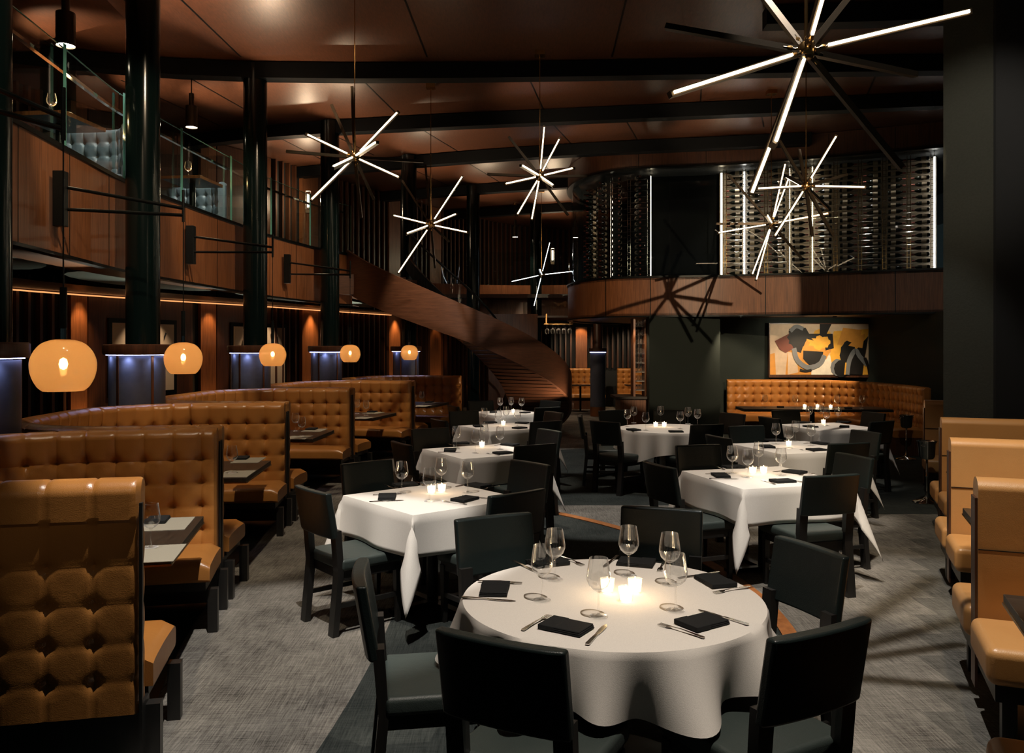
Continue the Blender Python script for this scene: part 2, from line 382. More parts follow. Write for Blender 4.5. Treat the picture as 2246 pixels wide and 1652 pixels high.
# ceiling seams
m = MB()
SE = [((-3.86,9.0),(-3.77,11.4)), ((-1.28,8.5),(-1.18,11.4)), ((1.29,8.5),(1.39,11.4)), ((3.9,8.5),(4.1,11.4)), ((-6.3,9),(-6.1,11.6)),
      ((-2.36,11.7),(-1.97,14.3)), ((.15,11.7),(.55,14.0)), ((2.7,11.6),(3.1,13.5)), ((-4.9,11.9),(-4.4,14.6)), ((5.2,11.5),(5.7,13.2)),
      ((.55,14.2),(1.22,16.4)), ((1.85,14.0),(2.45,16.0)), ((-1.9,14.5),(-1.1,16.9)), ((-3.6,14.9),(-2.9,17.2)), ((4.1,13.6),(4.6,15)),
      ((-1.2,17.2),(-.3,20)), ((-2.6,17.6),(-1.6,20.4)), ((.4,17),(1.1,19.6)), ((-4.6,15.2),(-4.0,18)), ((-5.9,12.4),(-5.3,15))]
for a, b in SE:
    dx, dy = b[0]-a[0], b[1]-a[1]; l = math.hypot(dx, dy); nx, ny = -dy/l*.012, dx/l*.012
    m.prism([(a[0]-nx,a[1]-ny),(b[0]-nx,b[1]-ny),(b[0]+nx,b[1]+ny),(a[0]+nx,a[1]+ny)], ZC-.004, ZC+.01)
struct(m.build('trim_2', 'black'))
# beams radiating over the columns
COLS = [(-3.57,5.55),(-3.80,8.45),(-3.66,11.7),(-3.24,14.6),(-2.16,17.2),(-.96,20.3),(.68,23.2)]
BE = [((-8,10.3),(-3.63,11.65),(6.3,11.35)), ((-7,16.0),(-3.1,14.6),(8,12.8)), ((-6,18.9),(-2.1,17.3),(1.15,16.3),(5.6,15.4)), ((-4,21.6),(-.9,20.3),(3,19.0)), ((-3,24.8),(.7,23.2),(4,22)),
      ((3,9.75),(5,9.6),(9,9.2))]
k = 3
for P in BE:
    pth = catmull(P, 6); m = MB(); m.sweep(pth, [(-.11,ZC-.02),(-.11,ZC-.24),(.11,ZC-.24),(.11,ZC-.02)], closed=True, smooth=False)
    struct(m.build('trim_%d' % k, 'beam')); k += 1
m = MB(); m.prism([(-4.5,9.55),(-6.9,10.75),(-12,11),(-12,4),(-4.0,4)], ZC-.22, ZC-.02); struct(m.build('trim_%d' % k, 'ceil')); k += 1

# left wall, curved, two storeys high: walnut pilasters and dark slats
WALL = catmull([(-8.6,3.0),(-8.3,6.0),(-8.0,9.2),(-7.6,12.3),(-6.6,14.9),(-5.35,17.1),(-4.4,19.3),(-3.04,22.1),(-1.1,25.6),(.9,27.6),(4.5,28.8),(9,29)], 10)
def along(path):
    d = [0]
    for a, b in zip(path, path[1:]): d.append(d[-1]+math.hypot(b[0]-a[0], b[1]-a[1]))
    def f(s):
        s = max(0, min(d[-1]-1e-6, s))
        for i in range(len(d)-1):
            if d[i+1] >= s:
                t = (s-d[i])/(d[i+1]-d[i]); a, b = path[i], path[i+1]
                l = math.hypot(b[0]-a[0], b[1]-a[1])
                return (a[0]+(b[0]-a[0])*t, a[1]+(b[1]-a[1])*t), ((b[0]-a[0])/l, (b[1]-a[1])/l)
    return f, d[-1]
wf, wl = along(WALL)
m = MB(); m.sweep(WALL, [(0,0),(0,ZC)], smooth=True); struct(m.build('wall_left', 'darkwall'))
SMP = {}
def wall_s(px, path_f=wf, L=wl, key=None, lim=1e9):      # arc position seen at picture column px
    k = key or id(path_f)
    if k not in SMP: SMP[k] = [(path_f(L*i/900)[0], L*i/900) for i in range(900)]
    return min((abs(p[0]/p[1]*F+PX0-px), s) for p, s in SMP[k] if p[1] > .5 and s < lim)[1]
def panel_on(path_f, s0, s1, z0, z1, off, m, mi=0, n=6):
    pts = [path_f(s0+(s1-s0)*k/n)[0] for k in range(n+1)]
    m.sweep(pts, [(-off,z0),(-off,z1),(-.005,z1),(-.005,z0)], mi, True, True)
PIL = []     # pilasters (lit) : arc positions
for (a, b) in ((148, 183), (432, 467), (655, 690), (848, 872), (938, 962)):
    PIL.append((wall_s(a), wall_s(b)))
m = MB(); m2 = MB()
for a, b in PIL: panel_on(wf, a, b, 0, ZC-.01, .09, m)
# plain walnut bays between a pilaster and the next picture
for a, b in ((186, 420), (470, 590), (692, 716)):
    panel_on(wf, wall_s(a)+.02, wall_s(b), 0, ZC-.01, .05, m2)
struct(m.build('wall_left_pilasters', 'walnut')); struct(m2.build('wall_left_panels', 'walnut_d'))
m = MB()
occ = [(a-.03, b+.03) for a, b in PIL]+[(wall_s(186), wall_s(420)+.05), (wall_s(470), wall_s(590)+.05)]
s = wall_s(-200)
while s < wl-.5:
    if not any(a < s+.05 and s < b for a, b in occ):
        (p, t) = wf(s); nx, ny = t[1], -t[0]
        q = [(p[0]+nx*.005, p[1]+ny*.005), (p[0]+nx*.10, p[1]+ny*.10), (p[0]+nx*.10+t[0]*.05, p[1]+ny*.10+t[1]*.05), (p[0]+nx*.005+t[0]*.05, p[1]+ny*.005+t[1]*.05)]
        m.prism(q[::-1], 0, ZC-.01)
    s += .22
struct(m.build('wall_left_slats', 'walnut_d'))

# left balcony: fascia, deck, soffit
FAS = catmull([(-3.75,2.5),(-3.85,4.6),(-3.95,6.35),(-4.07,7.6),(-4.2,9.0),(-4.13,10.4),(-4.02,11.9),(-3.89,13.3),(-3.5,15.0),(-3.1,15.9)], 8)
ff, fl = along(FAS)
m = MB(); m.sweep(FAS, [(.0,ZB),(.0,ZT-.02),(.06,ZT-.02),(.06,ZB)], closed=True)
bf = empty('balcony_fascia'); m.build('wood_panel', 'walnut', bf)
m = MB(); m.sweep(FAS, [(-.02,ZT-.02),(-.02,ZT+.02),(.10,ZT+.02),(.10,ZT-.02)], closed=True, smooth=False); m.sweep(FAS, [(-.015,ZB-.03),(-.015,ZB),(.08,ZB),(.08,ZB-.03)], closed=True, smooth=False); m.build('capping', 'black', bf)
m = MB(); s = .3
while s < fl:
    p, t = ff(s); m.prism([(p[0]+t[1]*.003-t[0]*.005,p[1]-t[0]*.003-t[1]*.005),(p[0]+t[1]*.003+t[0]*.005,p[1]-t[0]*.003+t[1]*.005),(p[0]-t[1]*.01+t[0]*.005,p[1]+t[0]*.01+t[1]*.005),(p[0]-t[1]*.01-t[0]*.005,p[1]+t[0]*.01-t[1]*.005)], ZB, ZT-.02); s += .95
m.build('panel_joint', 'black', bf)
bf['kind'] = 'structure'; bf.name = 'trim_20'
# deck and soffit between fascia and wall
def band(m, A, B, z, mi=0):
    n = min(len(A), len(B)); vs = [(p[0],p[1],z) for p in A[:n]]+[(p[0],p[1],z) for p in B[:n]]
    m.add(vs, [(i,i+1,n+i+1,n+i) for i in range(n-1)], mi)
fa = [ff(fl*i/60)[0] for i in range(61)]; wa = [wf(wl*.005+(wall_s(860)-wl*.005)*i/60)[0] for i in range(61)]
def lerp(A, B, t): return [(a[0]+(b[0]-a[0])*t, a[1]+(b[1]-a[1])*t) for a, b in zip(A, B)]
m = MB(); band(m, fa, wa, 3.30); band(m, fa, wa, 2.98); struct(m.build('floor_balcony', 'darkwall'))
m = MB(); band(m, lerp(fa, wa, .02), lerp(fa, wa, .16), ZB+.0); band(m, lerp(fa, wa, .62), lerp(fa, wa, 1), 2.70)
band(m, fa, wa, 2.95); struct(m.build('ceiling_under_balcony', 'walnut_d'))
m = MB()
# pale recessed coffers with a dark frame between each pair of columns
for c0, c1 in zip(COLS[:4], COLS[1:5]):
    i0 = min(range(61), key=lambda i: abs(fa[i][1]-c0[1]-.3)); i1 = min(range(61), key=lambda i: abs(fa[i][1]-c1[1]+.2))
    A = lerp(fa, wa, .18); B = lerp(fa, wa, .60); a, b = A[i0], A[i1]; c = B[i1]; d = B[i0]
    cx = sum(q[0] for q in (a,b,c,d))/4; cy = sum(q[1] for q in (a,b,c,d))/4
    pts = []
    for t in range(24):
        an = 2*PI*t/24; e = .5+.5*cos(an); g = .5+.5*sin(an)
        p = [(1-g)*((1-e)*a[j]+e*b[j])+g*((1-e)*d[j]+e*c[j]) for j in (0, 1)]; pts.append(p)
    m.prism(pts, 2.74, 2.76)
struct(m.build('ceiling_coffers', 'soffit'))
m = MB(); q = lerp(fa, wa, .95)
m.sweep(q, [(-.02,2.66),(-.02,2.68),(.02,2.68),(.02,2.66)], closed=True, smooth=False); struct(m.build('trim_21', 'cove'))
for a, b in PIL:
    (p, t) = wf((a+b)/2); spot((p[0]+t[1]*.22, p[1]-t[0]*.22, 2.66), (p[0]+t[1]*.12, p[1]-t[0]*.12, .6), 70, 75, 1, AMB, .05)
    spot((p[0]+t[1]*.3, p[1]-t[0]*.3, .15), (p[0]+t[1]*.08, p[1]-t[0]*.08, 1.2), 40, 60, .8, AMB, .03)

# columns: enamel shaft with a steel clad drum, walnut collar and a hidden LED ring
NAME = ['leftmost, cut by the picture edge', 'nearest whole', 'second whole', 'third whole', 'fourth whole', 'fifth, beyond the staircase,', 'farthest, beyond the staircase,']
for i, (x, y) in enumerate(COLS):
    c = empty('column', (x, y, 0))
    tag(c, 'tall dark green round column, %s one of the row' % NAME[i] if i else 'tall dark green round column at the left picture edge', 'column', 'dark round columns along the balcony')
    r = .165
    m = MB(); m.lathe([(r,0),(r,ZC-.02)], 32); m.build('shaft', 'colm', c)
    if i < 5:
        m = MB(); m.lathe([(0,.0),(.27,0),(.27,1.72)], 32, c=(-.06,0,0)); m.build('drum', 'bluebox', c)
        m = MB(); m.lathe([(.17,1.735),(.315,1.735),(.325,1.75),(.325,1.83),(.315,1.84),(.15,1.84)], 32, c=(-.06,0,0)); m.build('collar', 'walnut_d', c)
        m = MB(); m.lathe([(.280,1.728),(.292,1.728),(.292,1.734),(.280,1.734)], 32, c=(-.06,0,0)); m.build('light_ring', 'ledblue', c)
        spot((x-.35, y+.1, 1.9), (x-.9, y-.5, 2.75), 90, 75, .6, (.9, .95, .8), .04)  # unseen uplight added above the collar to brighten the coffers
        spot((x-.02, y-.305, 1.722), (x-.04, y-.27, 1.1), 3.0, 150, 1, (.5, .58, 1), .03); spot((x+.2, y-.17, 1.722), (x+.17, y-.15, 1.1), 2.0, 150, 1, (.5, .58, 1), .03); spot((x-.24, y-.22, 1.722), (x-.2, y-.2, 1.1), 2.0, 150, 1, (.5, .58, 1), .03)
        m = MB()
        for an in (-1.85, -.6, -3.0, .8): m.box((-.012,-.006,0),(.012,.006,1.72), 0, Matrix.Translation((-.06+.272*cos(an), .272*sin(an), 0)) @ Matrix.Rotation(an+PI/2, 4, 'Z'))
        m.build('copper_seam', 'copper', c)
    # uplight thrown on the ceiling
    if i: spot((x+.05, y+.35, 4.7), (x+.25, y+.9, ZC), 150, 80, .4, WARM, .02); spot((x+.3, y-.35, 4.6), (x+.75, y-.9, ZC), 70, 95, .5, WARM, .02)

# glass balustrade of the balcony: separate panes with green edges
s = .2; k = 0
gs = 0.0
CUTS = [0, 2.1, 3.55, 4.95, 6.4, 7.8, 9.3, 10.8, 12.2, fl-.02]
for a, b in zip(CUTS, CUTS[1:]):
    pts = [ff(a+.015+(b-a-.03)*i/8)[0] for i in range(9)]
    g = MB(); g.sweep(pts, [(.055,ZT+.02),(.055,ZT+.95)], smooth=True)
    p0, t0 = ff((a+b)/2)
    o = g.build('balustrade_pane', 'pane'); tag(o, 'clear glass balustrade pane on the left balcony, %s from the picture edge' % (['first','second','third','fourth','fifth','sixth','seventh','eighth','ninth'][k]), 'glass balustrade', 'glass panes along the left balcony')
    e = MB(); e.sweep(pts, [(.050,ZT+.945),(.050,ZT+.953),(.062,ZT+.953),(.062,ZT+.945)], closed=True, smooth=False)
    for q in (pts[0], pts[-1]): e.box((q[0]-.006,q[1]-.004,ZT+.02),(q[0]+.006,q[1]+.004,ZT+.95), T=None)
    e2 = e.build('polished_edge', 'edge', o); k += 1
m = MB(); pts = [ (p[0]-.0, p[1]) for p in FAS]
m.sweep([(p[0]-.16, p[1]) for p in FAS], [(-.02,ZT+.80),(-.02,ZT+.83),(.02,ZT+.83),(.02,ZT+.80)], closed=True, smooth=False)
tag(m.build('handrail', 'chrome'), 'slim bright metal handrail behind the left balcony glass', 'handrail')
# ------------------------------------------------------------ far balcony and slats beyond the stair
FB = catmull([(-2.6,22.6),(-1.2,23.3),(.3,23.6),(1.6,23.4),(2.6,22.6)], 8)
m = MB(); m.sweep(FB, [(0,ZB),(0,ZT),(.08,ZT),(.08,ZB)], closed=True); struct(m.build('trim_22', 'walnut'))
m = MB(); m.sweep(FB, [(.04,ZT),(.04,ZT+.95)], smooth=True); tag(m.build('balustrade_pane', 'pane'), 'clear glass balustrade on the far balcony beyond the stair', 'glass balustrade')
m = MB(); m.prism([(-2.6,22.7),(2.6,22.7),(5,27),(-2,25)], 3.2, 3.3); struct(m.build('floor_far_balcony', 'walnut_d'))
m = MB(); m.prism([(-2.6,22.7),(2.6,22.7),(5,29),(-2,26)], ZB, 2.7); struct(m.build('ceiling_far', 'walnut_d'))
# ------------------------------------------------------------ wine cellar on the right: fascia, glass, racks
CP = catmull([(8.4,14.3),(7.7,14.6),(6.0,15.35),(4.25,16.0),(2.75,16.3),(1.9,16.7),(1.4,17.6),(1.29,18.9),(1.7,20.3),(2.8,21.5)], 8)
cf, cl = along(CP)
CB, CT, CG = 2.45, 3.20, 5.40
m = MB(); m.sweep(CP, [(0,CB),(0,CT),(-.1,CT),(-.1,CB)], closed=True); struct(m.build('trim_23', 'walnut'))
m = MB(); m.sweep(CP, [(0,CG),(0,ZC-.01),(-.1,ZC-.01),(-.1,CG)], closed=True); struct(m.build('trim_24', 'walnut_d'))
m = MB(); m.sweep(CP, [(.03,CT),(.03,CT+.035),(-.1,CT+.035),(-.1,CT)], closed=True, smooth=False); m.sweep(CP, [(.03,CG-.03),(.03,CG),(-.1,CG),(-.1,CG-.03)], closed=True, smooth=False)
m.sweep(CP, [(.02,CB-.03),(.02,CB),(-.1,CB),(-.1,CB-.03)], closed=True, smooth=False)
for px in (1427, 1549, 1680, 1817, 1964, 1329):
    s = wall_s(px, cf, cl); p, t = cf(s); m.box((-.008,-.004,CB),(.008,.004,CT), 0, Matrix.Translation((p[0]-t[1]*.0, p[1]+t[0]*.0, 0)) @ Matrix.Rotation(math.atan2(t[1], t[0]), 4, 'Z'))
for px in (1330, 1400, 1549, 1690, 1817, 1964):
    s = wall_s(px, cf, cl); p, t = cf(s); m.box((-.006,-.004,CG),(.006,.004,ZC-.03), 0, Matrix.Translation((p[0], p[1], 0)) @ Matrix.Rotation(math.atan2(t[1], t[0]), 4, 'Z'))
struct(m.build('trim_25', 'black'))
m = MB(); m.prism([p for p in CP]+[(10,21.5),(10,14.3)], CB+.0, CB+.04); struct(m.build('ceiling_cellar_soffit', 'walnut_d'))
m = MB(); m.prism([p for p in CP]+[(10,21.5),(10,14.3)], CT-.04, CT); struct(m.build('floor_cellar', 'darkwall'))
m = MB(); m.prism([p for p in CP]+[(10,21.5),(10,14.3)], CG, CG+.04); struct(m.build('ceiling_cellar', 'darkwall'))
# panes
PN = [2075, 1950, 1835, 1708, 1576, 1468, 1430, 1345, 1282, 1249]
ss = [wall_s(p, cf, cl) for p in PN]; ss[0] = 0.2; ss.append(ss[-1]+1.6); 
names = ['first','second','third','fourth','fifth','sixth','seventh','eighth','ninth','tenth']
for k in range(len(ss)-1):
    a, b = ss[k], ss[k+1]
    if b-a < .05: continue
    pts = [cf(a+.01+(b-a-.02)*i/5)[0] for i in range(6)]
    m = MB(); m.sweep(pts, [(-.05,CT+.035),(-.05,CG-.03)], smooth=True)
    tag(m.build('cellar_pane', 'cellpane'), 'tall clear wine cellar glass pane, %s from the dark pillar' % names[k], 'glass pane', 'glass panes of the wine cellar')
# rack line set back behind the glass
RP = [(p[0]+.0, p[1]) for p in CP]
def roff(s, off): p, t = cf(s); return (p[0]+t[1]*off, p[1]-t[0]*off), t
# orientation: the cellar lies to the left of the path direction -> find sign
_p, _t = cf(cl*.3); SG = 1 if (_p[1]-_t[0]*.5) > _p[1] else -1
uprR = [1590, 1632, 1681, 1731, 1781, 1833, 1886, 1939, 1993, 2046]
uprL = [1268, 1290, 1315, 1345, 1381, 1424]
LIM = wall_s(1249, cf, cl)+.9
def rs(px, off=.55):
    return wall_s(px, lambda s: roff(s, SG*off), cl, 'rack%.2f' % off, LIM)
m = MB()
pts = [roff(rs(1576)+(rs(2056)-rs(1576))*i/20, SG*.85)[0] for i in range(21)]
m.sweep(pts, [(0,CT),(0,CG)]); o = m.build('wall_cellar_lit', 'rackback'); struct(o)
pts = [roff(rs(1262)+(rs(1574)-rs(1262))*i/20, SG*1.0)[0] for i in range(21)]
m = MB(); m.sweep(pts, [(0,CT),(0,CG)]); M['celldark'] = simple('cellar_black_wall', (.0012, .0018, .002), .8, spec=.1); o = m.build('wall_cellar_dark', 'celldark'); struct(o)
rack = empty('wine_rack'); tag(rack, 'tall lit metal wine rack behind the right cellar glass', 'wine rack')
rack2 = empty('wine_rack'); tag(rack2, 'tall metal wine rack behind the curved cellar glass by the stair', 'wine rack')
for ups, rk in ((uprR, rack), (uprL, rack2)):
    for px in ups:
        p, t = roff(rs(px), SG*.50); T = Matrix.Translation((p[0], p[1], 0)) @ Matrix.Rotation(math.atan2(t[1], t[0]), 4, 'Z')
        m = MB()
        for dx in (-.03, .03):
            m.box((dx-.006,-.006,CT),(dx+.006,.006,CG-.01), 0, T)
        q = CT+.1
        while q < CG-.05: m.box((-.03,-.004,q),(.03,.004,q+.008), 0, T); q += .118
        m.build('upright', 'brass' if rk is rack else 'chrome', rk)
for ups, rk in ((uprR, rack), (uprL, rack2)):
    m = MB(); pts = [roff(rs(ups[0])+(rs(ups[-1])-rs(ups[0]))*i/14, SG*.46)[0] for i in range(15)]; z = CT+.055
    while z < CG-.08: m.tube([(p[0], p[1], z) for p in pts], .004, 5, cap=False); z += .118
    m.build('rail', 'chrome', rk)
def strip(px, off, w, z0, z1, mat, nm, parent):
    p, t = roff(rs(px, off), SG*off); T = Matrix.Translation((p[0], p[1], 0)) @ Matrix.Rotation(math.atan2(t[1], t[0]), 4, 'Z')
    m = MB(); m.box((-w,-.01,z0),(w,.01,z1), 0, T); return m.build(nm, mat, parent)
M['ledrack'] = emit('rack_led', (1, .80, .55), 9); M['ledrackw'] = emit('rack_led_white', (1, .93, .86), 16)
for px, mt, w_ in ((1583, 'ledrack', .016), (1633, 'ledrackw', .012), (1733, 'ledrack', .008), (2050, 'ledrackw', .012), (1782, 'ledrack', .012), (1427, 'ledrack', .008)):
    strip(px, .70, w_, CT+.02, CG-.03, mt, 'light_strip', rack if px > 1500 else rack2)
# the bottles: one lying bottle with label and foil, copied
def make_bottle():
    T = Matrix.Rotation(PI/2, 4, 'Y')
    m = MB(); m.lathe([(0,-.15),(.030,-.15),(.036,-.145),(.038,-.13),(.038,.03),(.034,.055),(.018,.085),(.0145,.10),(.0145,.145),(.0155,.148),(.0155,.155),(0,.155)], 12, 0, T)
    b = m.build('wine_bottle', 'bottle')
    m = MB(); m.lathe([(.0386,-.10),(.0386,-.015)], 12, 0, T); m.build('label_sleeve', 'label', b)
    m = MB(); m.lathe([(.0162,.10),(.0162,.156),(0,.1565)], 10, 0, T); m.build('foil', 'foil', b); return b
bt = make_bottle()
colnames = ['far left', 'second', 'third', 'fourth', 'fifth', 'sixth', 'seventh', 'eighth', 'rightmost']
for k, (a, b) in enumerate(zip(uprR, uprR[1:])):
    s = (rs(a)+rs(b))/2; p, t = roff(s, SG*.50); z = CT+.10; r = 0
    while z < CG-.08:
        o = place(bt, (p[0]+random.uniform(-.01,.01), p[1], z+.005), math.atan2(t[1], t[0])+(PI if (k % 2) else 0)+random.uniform(-.03,.03),
                  'dark wine bottle lying in the %s column of the lit rack, right' % colnames[k], 'wine bottle', 'bottles in the %s column of the lit rack' % colnames[k]); z += .118; r += 1
cn2 = ['far left', 'second', 'third', 'fourth', 'fifth']
for k, (a, b) in enumerate(zip(uprL, uprL[1:])):
    s = (rs(a)+rs(b))/2; p, t = roff(s, SG*.50); z = CT+.10
    while z < CG-.08:
        o = place(bt, (p[0], p[1], z+.005), math.atan2(t[1], t[0])+PI/2+.5, 'dark wine bottle in the %s column behind the curved glass' % cn2[k], 'wine bottle', 'bottles in the %s column behind the curved glass' % cn2[k]); z += .118
spot((1.9, 17.6, 5.3), (2.0, 17.9, 3.2), 30, 110, .5, WARM, .02)
for px in (1610, 1700, 1800, 1900, 2000, 1300, 1380):
    p, t = roff(rs(px, .2), SG*.2); q, _ = roff(rs(px, .5), SG*.55); spot((p[0], p[1], CG-.06), (q[0], q[1], CT), 18 if px < 1500 else (50 if px < 1750 else 12), 80, .5, SOFT, .02)

# ------------------------------------------------------------ wall, recess and pillar under the cellar
m = MB(); m.box((2.72,16.25,0),(4.12,16.6,CB)); struct(m.build('wall_green', 'greenwall'))
m = MB(); m.prism([(4.10,16.6),(4.10,17.6),(8.6,17.6),(8.6,17.5),(4.2,17.5),(4.2,16.6)][::-1], 0, CB); struct(m.build('wall_back', 'greenwall'))
m = MB(); m.box((7.55,11.5,0),(7.7,17.5,CB)); struct(m.build('wall_recess_right', 'greenwall'))
# pillar
m = MB(); m.prism([(4.73,9.0),(5.05,8.62),(8.5,6.2),(12,6.2),(12,9.5),(5.0,9.5)], 0, ZC-.02); struct(m.build('wall_right', 'concrete'))
m = MB(); m.prism([(5.06,8.58),(5.045,8.60),(8.49,6.18),(8.4,6.1)], 0, ZC-.02); struct(m.build('wall_right_shade', 'darkwall'))  # dark sheet on the right face, light falloff painted as colour
for px in (1625, 1831, 2010):
    p = at(px, 689, CB-.005) if False else Vector(((px-PX0)/F*15.9, 15.9, CB-.04))
    o = MB(); o.lathe([(0,0),(.03,0)], 16, c=(0,0,-.004)); e = empty('recessed_downlight', (p.x, p.y, p.z))
    tag(e, 'small recessed downlight above the picture, %s' % {1625:'left',1831:'middle',2010:'right'}[px], 'downlight', 'downlights over the banquette')
    o.build('lamp_face', 'disc', e); q = MB(); q.lathe([(.03,-.006),(.04,-.006),(.042,.01)], 16); q.build('bezel', 'black', e)
    spot((p.x, p.y, p.z-.02), (p.x, 17.2, .9), 110, 80, .5, WARM, .02)
spot((6.2, 15.8, 2.36), (6.2, 17.4, 1.6), 45, 95, .7, (1, .86, .62), .02)
# painting: canvas box with painted shapes (about 2.5 x 1.05 m)
px0, px1, py0, py1, pd = 1689, 1947, 711, 822, 17.38
A = dp(px0, py1, pd); B = dp(px1, py0, pd); PW = B.x-A.x; PH = B.z-A.z
def pm(name, c): M[name] = simple(name, c, .6, 0, .3, 9)
pm('paint_cream', (.62,.47,.33)); pm('paint_orange', (.62,.27,.04)); pm('paint_yellow', (.75,.38,.04)); pm('paint_black', (.004,.003,.003)); pm('paint_grey', (.17,.18,.19)); pm('paint_rust', (.17,.035,.015)); pm('paint_white', (.78,.72,.6))
PM = ['paint_cream','paint_orange','paint_yellow','paint_black','paint_grey','paint_rust','paint_white','walnut_d']
pt = empty('painting', (A.x, pd, A.z)); tag(pt, 'wide abstract painting in cream, orange, black and grey above the tufted banquette', 'painting')
m = MB(); m.box((0,0,0),(PW,.06,PH), 0)
lay = [0]
def sh(pts, mi):                      # polygon in painting space 0..100 by 0..42, y down
    lay[0] += 1; y = -.0012*lay[0]; vs = [(q[0]/100*PW, y, (1-q[1]/42)*PH) for q in pts]
    m.add(vs, [tuple(range(len(vs)))], mi)
def blob(cx, cy, rx, ry, mi, a0=0, a1=2*PI, wob=.1, n=22):
    sh([(cx+rx*cos(a0+(a1-a0)*k/n)*(1+wob*sin(3*k)), cy+ry*sin(a0+(a1-a0)*k/n)*(1+wob*cos(2*k))) for k in range(n)], mi)
def arc(pts, w_, mi):
    P = catmull([tuple(map(float, q)) for q in pts], 6); n = len(P); L_ = []; R_ = []
    for i in range(n):
        a = P[max(i-1,0)]; b = P[min(i+1,n-1)]; tx, ty = b[0]-a[0], b[1]-a[1]; l = math.hypot(tx,ty) or 1
        L_.append((P[i][0]-ty/l*w_, P[i][1]+tx/l*w_)); R_.append((P[i][0]+ty/l*w_, P[i][1]-tx/l*w_))
    lay[0] += 1; y = -.0012*lay[0]
    vs = [(q[0]/100*PW, y, (1-q[1]/42)*PH) for q in L_+R_]; m.add(vs, [(i,i+1,n+i+1,n+i) for i in range(n-1)], mi)
sh([(0,25),(4,24),(5,42),(0,42)], 1); sh([(54,6),(84,4),(80,30),(50,32)], 2); sh([(62,3),(78,5),(74,20),(57,17)], 1); sh([(15,22),(33,20),(35,42),(13,42)], 1)
sh([(15,23),(22,24),(24,40),(15,42)], 0); sh([(78,32),(100,31),(100,42),(77,42)], 2); sh([(36,28),(51,26),(54,42),(35,42)], 6); sh([(84,6),(97,5),(96,26),(85,25)], 0)
blob(38, 20, 14, 11, 1, wob=.12); blob(43, 13, 11, 8, 2, wob=.15); sh([(4,14),(18,7),(21,20),(13,24),(8,21)], 5)
blob(23, 11, 8, 9, 3); sh([(16,4),(30,3),(33,8),(53,8),(54,20),(47,22),(46,16),(30,12),(26,24),(20,22)], 3)
sh([(28,22),(45,23),(44,32),(33,34),(28,29)], 3); sh([(42,0),(52,0),(47,10),(42,9)], 3); blob(43, 15, 8, 5, 2, wob=.2)
arc([(17,6),(22,2),(28,4)], 1.6, 4); arc([(20,20),(23,30),(32,36),(42,33),(46,26)], 2.0, 4); arc([(25,38),(30,39),(35,38)], 1, 3)
blob(66, 26, 7, 12, 3, wob=.05); sh([(83,10),(80,26),(78,42),(65,42),(62,30),(72,22)], 3); blob(57, 36, 6, 7, 4, wob=.03); blob(60, 37, 6, 7, 3, wob=.03)
arc([(65,42),(67,30),(72,22),(76,27),(82,34)], 1.9, 4); blob(86, 32, 5, 3, 4, wob=.02); arc([(84,4),(92,4),(94,12),(92,26)], 1.8, 4); arc([(63,42),(64,32)], .6, 2); sh([(66,18),(78,20),(80,8),(72,12)], 1); arc([(80,28),(83,36),(84,42)], 1.2, 3)
m.build('canvas', PM, pt)
m = MB(); m.box((-.02,.0,-.06),(PW+.02,.08,0)); m.box((-.02,0,PH),(PW+.02,.08,PH+.02)); m.box((-.02,0,0),(0,.08,PH)); m.box((PW,0,0),(PW+.02,.08,PH)); m.build('frame', 'walnut_d', pt)

